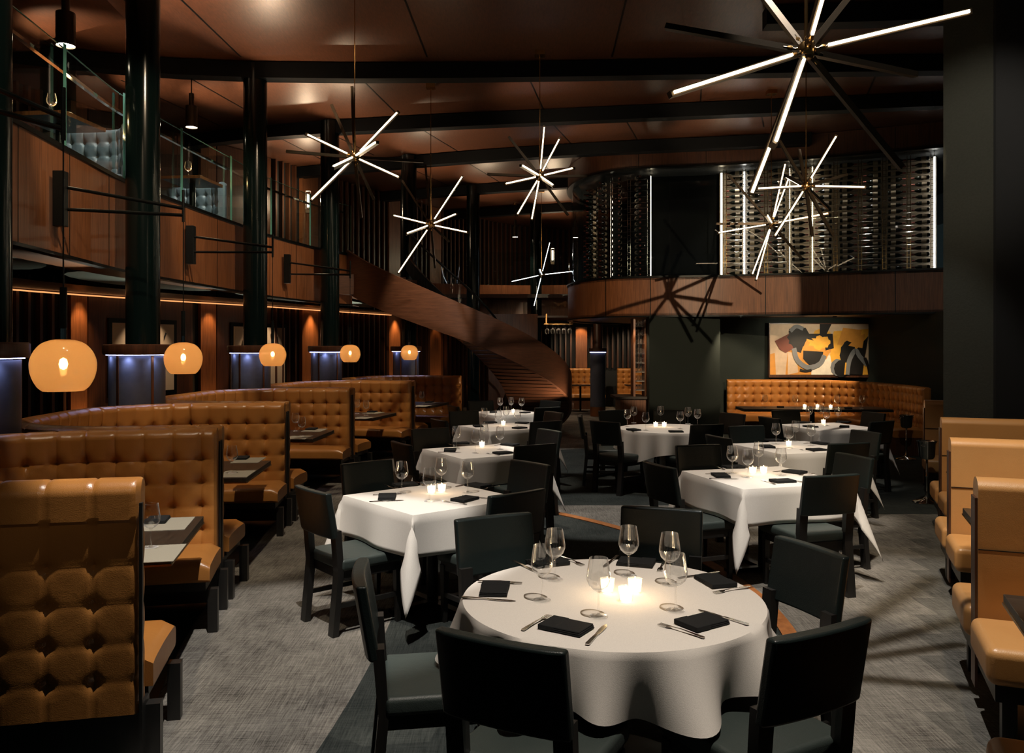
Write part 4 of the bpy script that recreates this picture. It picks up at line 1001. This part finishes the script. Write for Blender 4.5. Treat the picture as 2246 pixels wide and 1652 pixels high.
settings('the nearest right square table', (2.045,6.68), [(1606,1039),(1640,1048),(1664,1028),(1713,1044)], [(1651,1040),(1675,1039)], [(1581,1045),(1717,1057),(1608,1026),(1742,1037)], lt=.35)
settings('the second right square table', (2.98,8.68), [(1702,975),(1731,984),(1745,968),(1779,978)], [(1730,979)], [(1683,981),(1791,988),(1695,967),(1798,974)])
settings('the third right square table', (4.22,10.98), [(1775,926),(1813,934),(1838,928),(1800,924)], [(1806,930)], [(1760,928),(1852,937),(1778,937),(1850,927)], cut=False)
settings('the far round table', (2.06,10.75), [(1376,936),(1390,928),(1416,944),(1449,927),(1492,941),(1509,930),(1530,935)], [(1438,936),(1457,936)], [(1390,944),(1483,948),(1550,938)], cut=False)
settings('the long banquette table', (5.25,14.3), [(1678,895),(1744,896),(1836,897),(1891,897)], [(1765,895),(1793,895),(1822,896)], [(1712,894),(1860,896)], zt_=.758, cut=False, lt=1)
def bset(nm, k, gl, mats, naps):
    e, cx, cy, rz, S = booths[k]
    od = ORD.get(len(gl), [''])
    for i, (px, py) in enumerate(sorted(gl)): place(G, at(px,py,.762), 0, ('%s ' % od[i] if len(gl) > 1 else '')+'clear wine glass in %s' % nm, 'wine glass', 'wine glasses in the left booths')
    for i, (px, py) in enumerate(mats): place(PLM, at(px,py,.757), rz, 'woven placemat on the %s side of the table in %s' % (['far','near'][i], nm), 'placemat', 'placemats in the left booths')
    for i, (px, py) in enumerate(naps): place(NP, at(px,py,.761), rz, 'folded black napkin in %s' % nm, 'napkin', 'napkins in the left booths')
bset('the nearest left booth', 0, [(331,1201)], [(368,1150),(338,1215)], [(345,1143)])
bset('the second left booth', 1, [(509,1038)], [(545,1010),(518,1040)], [(530,1006)])
bset('the third left booth', 2, [(662,957),(648,946)], [(690,944),(655,960)], [(684,942)])
bset('the fourth left booth', 3, [(783,908),(803,911)], [(820,906),(795,917)], [(817,904)])
bset('the farthest left booth', 4, [(925,886)], [(945,884),(925,891)], [(942,883)])
for px, py, lab in ((2186,1040,'stemless wine glass on the nearest camel bench table, right edge'), (2120,962,'stemless wine glass between the farther benches, left one'), (2198,966,'stemless wine glass between the farther benches, right one')):
    place(TB, at(px,py,.757), 0, lab, 'wine glass', 'stemless glasses on the right')
# ------------------------------------------------------------ ice bucket stands
def make_bucket():
    e = empty('ice_bucket_stand')
    m = MB(); m.lathe([(0,0),(.15,0),(.155,.008),(.14,.02),(.05,.04),(.022,.07)], 28); m.build('base', 'chrome', e)
    m = MB(); m.lathe([(.022,.07),(.014,.10),(.012,.3),(.018,.31),(.012,.32),(.012,.50),(.05,.515)], 16); m.build('pole', 'chrome', e)
    m = MB(); m.lathe([(0,.515),(.07,.515),(.085,.54),(.098,.70),(.112,.715),(.112,.722),(.10,.722),(.09,.70),(.075,.54),(0,.53)], 28); b = m.build('bucket', 'chrome', e)
    for s_ in (-1, 1): m = MB(); m.tube([(s_*.10,-.02,.68),(s_*.135,-.02,.675),(s_*.14,0,.67),(s_*.135,.02,.675),(s_*.10,.02,.68)], .006); m.build('handle', 'chrome', b)
    return e
BK = make_bucket()
p = at(1988,1008,0); place(BK, p, .4, 'chrome ice bucket on a pole stand beside the tufted banquette', 'ice bucket', 'ice bucket stands')
p = at(2033,1103,0); place(BK, p, .8, 'chrome ice bucket on a pole stand at the end of the right benches', 'ice bucket', 'ice bucket stands')

# ------------------------------------------------------------ globe pendants on wall brackets
def globe(px, py, wpx, arm, lab, fasc=None):
    d = F*.32*math.sqrt(1+((px-PX0)/F)**2)/wpx; c = dp(px, py, d)
    e = empty('globe_pendant', c); tag(e, lab, 'pendant lamp', 'amber globe pendants over the left booths')
    prof = [(.020,.132),(.05,.129),(.10,.112),(.138,.075),(.158,.03),(.16,-.01),(.150,-.055),(.127,-.098),(.10,-.122)]
    m = MB(); m.lathe([(a, b*1.09) for a, b in catmull(prof, 3)], 40); m.build('globe_shade', 'amber', e)
    m = MB(); m.lathe([(.0,.20),(.018,.20),(.018,.14),(.045,.139),(.05,.132),(0,.128)], 20); m.build('cap', 'chrome', e)
    m = MB(); m.lathe([(0,.42),(.018,.42),(.018,.14),(0,.14)], 16); m.build('stem', 'black', e)
    m = MB(); m.lathe([(0,.045),(.016,.035),(.022,.01),(.016,-.012),(0,-.02)], 14); m.build('bulb', 'bulb', e)
    point((c.x, c.y, c.z+.01), 2.2, AMB, .02)
    if arm:
        az = 2.98; m = MB(); m.tube([(0,0,.42),(0,0,az-c.z+.02)], .004, 6); m.build('cable', 'black', e)
        if fasc:
            p = Vector(fasc); br = empty('wall_bracket', (p.x, p.y, p.z)); tag(br, 'black twin rod bracket holding '+lab.split(',')[0]+(', '+lab.split(',')[1].strip() if ',' in lab else ''), 'bracket', 'black brackets on the balcony fascia')
            br['label'] = 'black plate and twin rods on the fascia, holding the %s globe' % lab.split(' amber')[0]
            tipu = Vector((c.x, c.y, az+.05))-p; tipl = Vector((c.x, c.y, az-.01))-p
            dirx = Vector((tipu.x, tipu.y, 0)).normalized(); rz = math.atan2(dirx.y, dirx.x); q = dirx*.06
            m = MB(); m.box((-.045,-.045,-.24),(.05,.045,.24), 0, Matrix.Rotation(math.atan2(p.y*0+.0, 1), 4, 'Z')); m.build('plate', 'black', br, bevel=.004)
            m = MB(); m.tube([(q.x,q.y,.10),tuple(tipu)], .015, 8); m.build('rod', 'black', br)
            m = MB(); m.tube([(q.x,q.y,-.09),tuple(tipl)], .015, 8); m.build('rod', 'black', br)
            m = MB(); m.tube([(tipu.x,tipu.y,tipl.z-.06),(tipu.x,tipu.y,tipu.z+.16)], .013, 8); m.build('end_post', 'black', br)
globe(139, 803, 150, True, 'largest amber glass globe pendant, nearest the camera', dp(-160, 175, 4.9))
globe(402, 787, 86, True, 'second largest amber glass globe pendant', (ff(wall_s(110, ff, fl))[0][0]+.09, ff(wall_s(110, ff, fl))[0][1], 3.10))
globe(598, 779, 60, True, 'middle amber glass globe pendant of the row', (ff(wall_s(403, ff, fl))[0][0]+.09, ff(wall_s(403, ff, fl))[0][1], 3.10))
globe(768, 776, 45, True, 'second farthest amber glass globe pendant', (ff(wall_s(618, ff, fl))[0][0]+.09, ff(wall_s(618, ff, fl))[0][1], 3.12))
globe(898, 774, 38, True, 'smallest amber glass globe pendant, farthest away')
# cylinder pendants over the balcony
def cyl(x, y, zb, lab, k=1.0, mount=True):
    e = empty('cylinder_pendant', (x, y, zb)); tag(e, lab, 'pendant lamp', 'cylinder pendants over the balconies')
    m = MB(); m.lathe([(.080*k,0),(.082*k,.002),(.082*k,.30*k),(.04*k,.305*k),(.035*k,.31*k),(.035*k,.48*k),(0,.485*k)], 24); m.build('housing', 'bronze', e)
    m = MB(); m.lathe([(0,.01),(.078*k,.01)], 24); m.build('lamp_face', 'disc', e)
    m = MB(); m.tube([(0,0,.48*k),(0,0,ZC-zb-.03)], .008, 6); m.build('rod', 'bronze', e)
    m = MB(); m.lathe([(.0,ZC-zb-.05),(.06,ZC-zb-.05),(.06,ZC-zb-.01)], 16); m.build('canopy', 'brass', e)
    spot((x, y, zb-.02), (x, y, 0), 60, 100, .6, WARM, .05)
cyl(-4.46, 8.2, 4.82, 'large bronze cylinder pendant at upper left, cut by the soffit', 1.1)
cyl(-4.53, 11.6, 4.92, 'bronze cylinder pendant on a rod between the two nearest columns')
cyl(.09, 22.9, 4.90, 'small far cylinder pendant beyond the staircase')
cyl(1.78, 23.0, 4.90, 'small far cylinder pendant beside the curved cellar glass')

# ------------------------------------------------------------ starburst chandeliers
def star(hub, d, arms, lab, L_=.82, cool=False, r=.017, ceil=True, lpow=20):
    c = dp(hub[0], hub[1], d); e = empty('starburst_chandelier', c); tag(e, lab, 'chandelier', 'starburst chandeliers')
    m = MB(); m.lathe([(0,-.05),(.03,-.045),(.045,-.02),(.045,.02),(.03,.045),(0,.05)], 12)
    nodes = m
    for (tx, ty, lit) in arms:
        dx = (tx-hub[0])/F*d; dz = -(ty-hub[1])/F*d; fl_ = math.hypot(dx, dz); L2 = max(L_, fl_*1.04)
        sgn = -1 if lit in (1, 3) else 1
        if lit in (3, 4): sgn = -sgn
        dy = sgn*math.sqrt(max(0, L2*L2-fl_*fl_))*(.75 if fl_ > .35 else 1.0)
        v = Vector((dx, dy, dz)); 
        # perspective: keep the tip on its sight line
        f = (d+dy)/d; v = Vector(((tx-PX0)/F*(d+dy)-c.x, dy, (PY0-ty)/F*(d+dy)+H-c.z))
        n = v.normalized(); away = Vector((0,1,0)); 
        s_ = (away-n*away.dot(n)).normalized(); t_ = n.cross(s_)
        T = Matrix((( n.x, t_.x, s_.x, 0),(n.y, t_.y, s_.y, 0),(n.z, t_.z, s_.z, 0),(0,0,0,1)))
        ln = v.length; w_ = r
        m = MB(); m.box((.05,-w_*.95,-w_*.6),(ln,w_*.95,w_*1.4), 0, T); m.tube([n*.02, n*.12], .012, 6); arm = m.build('arm', 'bronze', e)
        nodes.tube([n*.03, n*.045, n*.06, n*.085, n*.10], [.010, .014, .009, .016, .012], 8)
        m = MB(); zf = -1 if lit in (1, 3) else 1
        a, b = (-w_*.6-.012, -w_*.6-.001) if zf < 0 else (w_*1.4+.001, w_*1.4+.010)
        m.box((.11,-w_*.42,a),(ln-.015,w_*.42,b), 0, T); m.build('light_strip', 'reflcool' if cool else 'led', arm)
    nodes.build('hub', 'brass', e)
    if ceil:
        m = MB(); m.tube([(0,0,.04),(0,0,ZC-c.z-.05)], .006, 6); m.tube([(0,0,.04),(0,0,.30)], .010, 6); m.build('rod', 'brass', e)
        m = MB(); m.box((-.07,-.07,ZC-c.z-.06),(.07,.07,ZC-c.z-.0)); m.build('canopy', 'brass', e)
    return e
star((778,345), 9.2, [(874,245,1),(827,312,1),(671,294,1),(730,368,1),(682,440,1),(877,390,1),(628,332,0),(929,354,0),(772,190,0),(727,230,0),(792,478,0),(820,438,0)],
     'starburst chandelier with lit rods, leftmost of the row')
star((945,493), 12.6, [(1015,386,1),(1002,469,1),(861,472,1),(1026,510,1),(891,513,1),(873,600,1),(933,361,0),(882,396,0),(954,588,0),(985,530,0)], 'starburst chandelier hanging low in front of the staircase top')
star((1184,387), 11.2, [(1194,276,1),(1228,303,1),(1259,369,1),(1143,363,1),(1107,404,1),(1134,472,1),(1166,483,1),(1214,408,1),(1069,382,0),(1287,386,0),(1116,300,0),(1246,472,0)], 'starburst chandelier near the picture centre, above the stair')
star((1768,112), 4.35, [(2132,25,1),(1470,207,1),(1835,-120,1),(1697,318,1),(1460,57,0),(2010,163,0),(1590,-120,0),(1978,367,0),(1905,-60,0),(1646,428,3)], 'largest starburst chandelier, nearest the camera at top right', L_=.86)
star((1768,408), 10.0, [(1835,296,1),(1899,411,1),(1660,414,1),(1698,519,1),(1710,309,0),(1858,383,0),(1828,518,0),(1782,518,0),(1753,328,0),(1725,384,0),(1817,456,0)], 'upper one of the two starburst chandeliers before the lit wine rack')
star((1692,491), 12.9, [(1722,358,1),(1733,381,1),(1574,511,1),(1817,468,1),(1649,603,1),(1658,615,1),(1681,472,1),(1598,384,0),(1570,491,0),(1758,566,0)], 'lower one of the two starburst chandeliers before the lit wine rack')
star((1188,603), 21.0, [(1206,531,1),(1259,595,1),(1121,618,1),(1171,672,1),(1183,590,1)], 'small cool white starburst standing in for a glass reflection beyond the stair foot', L_=.95, cool=True)  # reflection in the glass, rebuilt as an added glowing starburst
# sconces on the upper wall
for px, py, d, nm in ((676,440,17.6,'beside the left balcony slats'),(1212,560,24.3,'beyond the staircase on the far balcony')):
    c = dp(px, py, d); e = empty('wall_sconce', c); tag(e, 'glowing glass wall sconce '+nm, 'sconce', 'upper wall sconces')
    m = MB(); m.lathe([(0,-.2),(.05,-.2),(.055,.2),(0,.2)], 16); m.build('glass_tube', 'glass', e)
    m = MB(); m.lathe([(0,-.14),(.025,-.14),(.025,.14),(0,.14)], 12); m.build('lamp', 'wax', e)
    m = MB(); m.box((-.05,-.04,-.27),(.05,.06,-.2)); m.build('holder', 'bronze', e); point(c+Vector((0,-.12,0)), 40, WARM, .04)
# pictures on the left wall
for i, (a, b) in enumerate(((232, 381), (500, 622))):
    s0, s1 = wall_s(a), wall_s(b); e = empty('framed_picture'); tag(e, 'pale framed picture with dark plant forms on the left wall, %s' % ['nearer one', 'farther one'][i], 'picture', 'framed pictures on the left wall')
    m = MB(); panel_on(wf, s0, s1, .95, 2.32, .09, m, n=1); m.build('frame', 'black', e)
    m = MB(); panel_on(wf, s0+.07, s1-.07, 1.03, 2.24, .10, m, n=1); m.build('print', M['paint_cream'] if False else simple('print_paper', (.50,.38,.27), .7), e)
    m = MB(); rd = random.Random(3+i)
    for k in range(9):
        s = s0+.15+(s1-s0-.3)*rd.random(); (p, t) = wf(s); n_ = (t[1], -t[0]); h_ = rd.uniform(.15,.6); zz = 1.3+rd.random()*.4
        T = Matrix.Translation((p[0]+n_[0]*.108, p[1]+n_[1]*.108, zz)) @ Matrix.Rotation(math.atan2(t[1],t[0]), 4, 'Z') @ Matrix.Rotation(rd.uniform(-.5,.5), 4, 'Y')
        m.box((-.018,-.002,0),(.018,.002,h_), 0, T)
    m.build('plant_motif', 'ebony', e)
    (p, t) = wf((s0+s1)/2); spot((p[0]+t[1]*.8, p[1]-t[0]*.8, 2.6), (p[0], p[1], 1.5), 45, 70, .6, WARM, .03)
# ------------------------------------------------------------ balcony seating upstairs
for i, (cx, cy, sc_) in enumerate(((-4.62, 9.25, 1), (-4.75, 12.6, 1))):
    e = empty('balcony_booth', (cx, cy, 3.3), -.1); tag(e, 'blue grey tufted booth on the upper balcony, %s column' % ['left of the nearest whole', 'left of the second whole'][i], 'booth', 'booths on the upper balcony')
    P = [(-1.6,0),(-.25,0),(-.08,-.05),(.0,-.18)] if False else [(-1.7,.35),(-.2,.35),(.12,.25),(.32,.0)]
    tufted_wall(catmull(P, 4), .40, 1.05, .12, -1, cell=.16, rows=(.58,.74,.90), nz=50).build('backrest', 'grey_leather', e)
    cushion(catmull(P, 4), .34, .46, .05, .50, -1).build('seat', 'grey_leather', e)
    m = MB(); m.box((-1.6,-.2,.1),(.2,.3,.34)); m.build('base', 'ebony', e)
    tx_, ty_ = ((-4.60, 8.35), (-4.42, 11.35))[i]; t = empty('balcony_table', (tx_, ty_, 3.36), -.1); tag(t, 'small dark table with a lit candle on the upper balcony, %s' % ['at far left', 'between the first two columns'][i], 'table', 'tables on the upper balcony')
    m = MB(); m.box((-.28,-.34,.72),(.28,.34,.76)); m.build('tabletop', 'walnut', t); m = MB(); m.lathe([(.04,.0),(.04,.72)], 12); m.build('pedestal', 'black', t)
    o = place(V, (tx_+.12, ty_-.05, 3.36+.76), 0, 'lit votive candle on the %s upper balcony table' % ['left', 'right'][i], 'candle', 'candles upstairs'); point((tx_+.12, ty_-.05, 3.36+.88), 7, AMB, .02)
    o = place(G, (tx_, ty_-.15, 3.36+.76), 0, 'clear wine glass on the %s upper balcony table' % ['left', 'right'][i], 'wine glass', 'glasses upstairs')
    spot((cx+.5, cy-.6, 5.5), (cx, cy+.2, 3.9), 110, 50, .4, WHITE, .03)
# ------------------------------------------------------------ far bar area under the cellar nose
m = MB(); m.box((2.1,16.9,0),(2.72,17.6,.95)); m.box((2.05,16.85,.95),(2.72,17.65,1.0)); 
e = empty('service_bar', (0,0,0)); tag(e, 'small walnut service counter beside the dark green wall', 'counter')
m = MB(); m.box((2.18,16.5,0),(2.70,17.3,.78)); m.build('cabinet', 'walnut', e); m = MB(); m.box((2.08,16.42,.78),(2.71,17.35,.83)); m.build('worktop', 'table', e)
e = empty('glass_display', (0,0,0)); tag(e, 'tall narrow rack of hanging glasses above the service counter', 'glass rack')
m = MB(); m.box((2.45,16.55,.83),(2.49,16.95,2.40)); m.box((2.68,16.55,.83),(2.71,16.95,2.40)); m.build('side_panel', 'walnut', e)
for k in range(8):
    z = .95+k*.185; m = MB(); m.box((2.49,16.55,z-.01),(2.68,16.95,z)); m.build('shelf', 'glass', e)
for k in range(8):
    for j in range(3): place(TB, (2.525+.06*j, 16.62+.05*(j % 2), .95+k*.185), 0, 'small clear glass on a shelf of the tall glass rack', 'glass', 'glasses in the tall rack')
spot((2.3, 16.2, 2.38), (2.58, 16.7, 1.2), 25, 80, .5, WARM, .02)
# far seating area, seen through the opening: column drum, two booths with tables
def far_booth(x0, x1, y, lab, facec=-1):
    e = empty('far_booth'); tag(e, lab, 'booth', 'booths in the far room')
    tufted_wall([(x0,y),(x1,y)], .3, 1.2, .14, -1, cell=.18, rows=(.6,.76,.92,1.06), nz=50, dens=.02).build('backrest', 'tan', e)
    cushion([(x0,y),(x1,y)], .33, .46, .05, .5, -1).build('seat', 'tan', e)
    m = MB(); m.box((x0,y-.45,0),(x1,y+.05,.33)); m.build('base', 'walnut_d', e)
far_booth(1.45, 2.75, 24.6, 'tufted tan booth in the far room, left of the steel clad column')
far_booth(3.15, 4.4, 24.6, 'tufted tan booth in the far room, right of the steel clad column')
for x, nm in ((1.95,'left'),(3.75,'right')):
    t = empty('far_table', (x, 23.4, 0)); tag(t, 'small table in the far room, %s of the steel clad column' % nm, 'table', 'tables in the far room')
    m = MB(); m.box((-.5,-.35,.73),(.5,.35,.76)); m.build('tabletop', 'table', t); m = MB(); m.lathe([(.03,.02),(.03,.73)], 10); m.lathe([(0,0),(.22,0),(.22,.02),(0,.025)], 16); m.build('pedestal', 'black', t)
    for q in (-.3, .1, .3): place(G, (x+q, 23.4+.1*q, .76), 0, 'clear wine glass on the %s far room table' % nm, 'wine glass', 'glasses on the %s far room table' % nm)
    spot((x, 23.0, 2.6), (x, 24.5, .8), 70, 90, .5, WARM, .05)
c = empty('column', (2.28, 21.8, 0)); tag(c, 'short steel clad column with a lit collar in the far room', 'column')
m = MB(); m.lathe([(0,0),(.2,0),(.2,1.68)], 28); m.build('drum', 'bluebox', c); m = MB(); m.lathe([(.15,1.70),(.235,1.70),(.235,1.80),(.12,1.80)], 28); m.build('collar', 'walnut_d', c)
m = MB(); m.lathe([(.205,1.69),(.215,1.69),(.215,1.698),(.205,1.698)], 28); m.build('light_ring', 'ledblue', c); m = MB(); m.lathe([(.12,1.8),(.12,2.64)], 24); m.build('shaft', 'walnut_d', c); m = MB(); m.lathe([(.203,0),(.203,.25)], 28); m.build('kick_band', 'copper', c)
m = MB(); pts = [(1.2,25.3),(5.2,25.3)]; m.sweep(pts, [(0,0),(0,ZB)]); struct(m.build('wall_far', 'darkwall'))
m = MB(); x = 1.3
while x < 5.0:
    if not (1.9 < x < 2.3): m.box((x,25.15,1.2),(x+.05,25.28,2.45))
    x += .16
struct(m.build('wall_far_slats', 'walnut_d')); m = MB(); m.box((1.95,25.1,1.2),(2.3,25.28,2.45)); struct(m.build('wall_far_pilaster', 'walnut'))
spot((2.1, 24.8, 2.6), (2.1, 25.2, 1.4), 30, 80, .5, AMB, .03); spot((1.3, 18.5, 5), (1.0, 20.5, 0), 150, 50, .5, WARM, .05)
for q in ((-5.6,9.6),(-4.9,12.8),(-4.6,15.8),(-5.7,12.2)): spot((q[0], q[1], 4.9), (q[0]+.4, q[1]+.3, ZC), 60, 90, .6, WARM, .05)
for q in ((3.0,12.4),(1.2,15.0),(.2,12.3),(-1.2,15.2),(3.4,14.4)): spot((q[0], q[1], 4.7), (q[0]+.5, q[1]+.6, ZC), 32, 100, .6, WARM, .05)  # unmotivated uplights added to brighten the ceiling between the beams
e = empty('hanging_glass_rack', (1.15, 20.4, 2.15)); tag(e, 'ceiling rack of hanging stemware beyond the stair foot', 'glass rack')
m = MB()
for q in (-.3, .3): m.box((q-.01,-.2,.25),(q+.01,-.18,.5)); m.box((q-.01,.18,.25),(q+.01,.2,.5))
for q in (-.2,-.07,.07,.2): m.box((-.35,q-.01,.24),(.35,q+.01,.26))
m.build('frame', 'brass', e)
for a_ in range(5):
    for b_ in range(2):
        o = place(G, (1.15-.28+.14*a_, 20.4-.13+.26*b_, 2.39), 0, 'upside down wine glass hanging in the rack beyond the stair', 'wine glass', 'glasses hanging in the rack'); o.rotation_euler = (PI, 0, 0)
spot((1.15, 19.9, 2.6), (1.15, 20.45, 2.2), 20, 100, .5, WARM, .02)
# stair and fascia key lights
spot((1.0, 9.0, 5.6), (-.6, 15.2, 2.4), 420, 30, .5, SOFT, .04)
spot((4.1, 3.5, 4.75), (3.5, 16.0, 2.7), 2400, 19, .2, WARM, .02)
spot((3.2, 6.2, 5.3), (4.95, 8.75, 3.9), 110, 40, .9, SOFT, .03)
spot((1.2, 16.0, .4), (-.4, 16.4, 2.0), 60, 90, .6, WARM, .05)
for (x, y, tx, ty) in ((-1.5,5.5,-4.1,8.5),(-1.5,8.5,-4.0,11.5),(-1.2,11.5,-3.7,14.2),(-1.5,2.8,-4.0,6.2)):
    spot((x, y, 5.5), (tx, ty, 3.1), 300, 40, .5, WARM, .04)
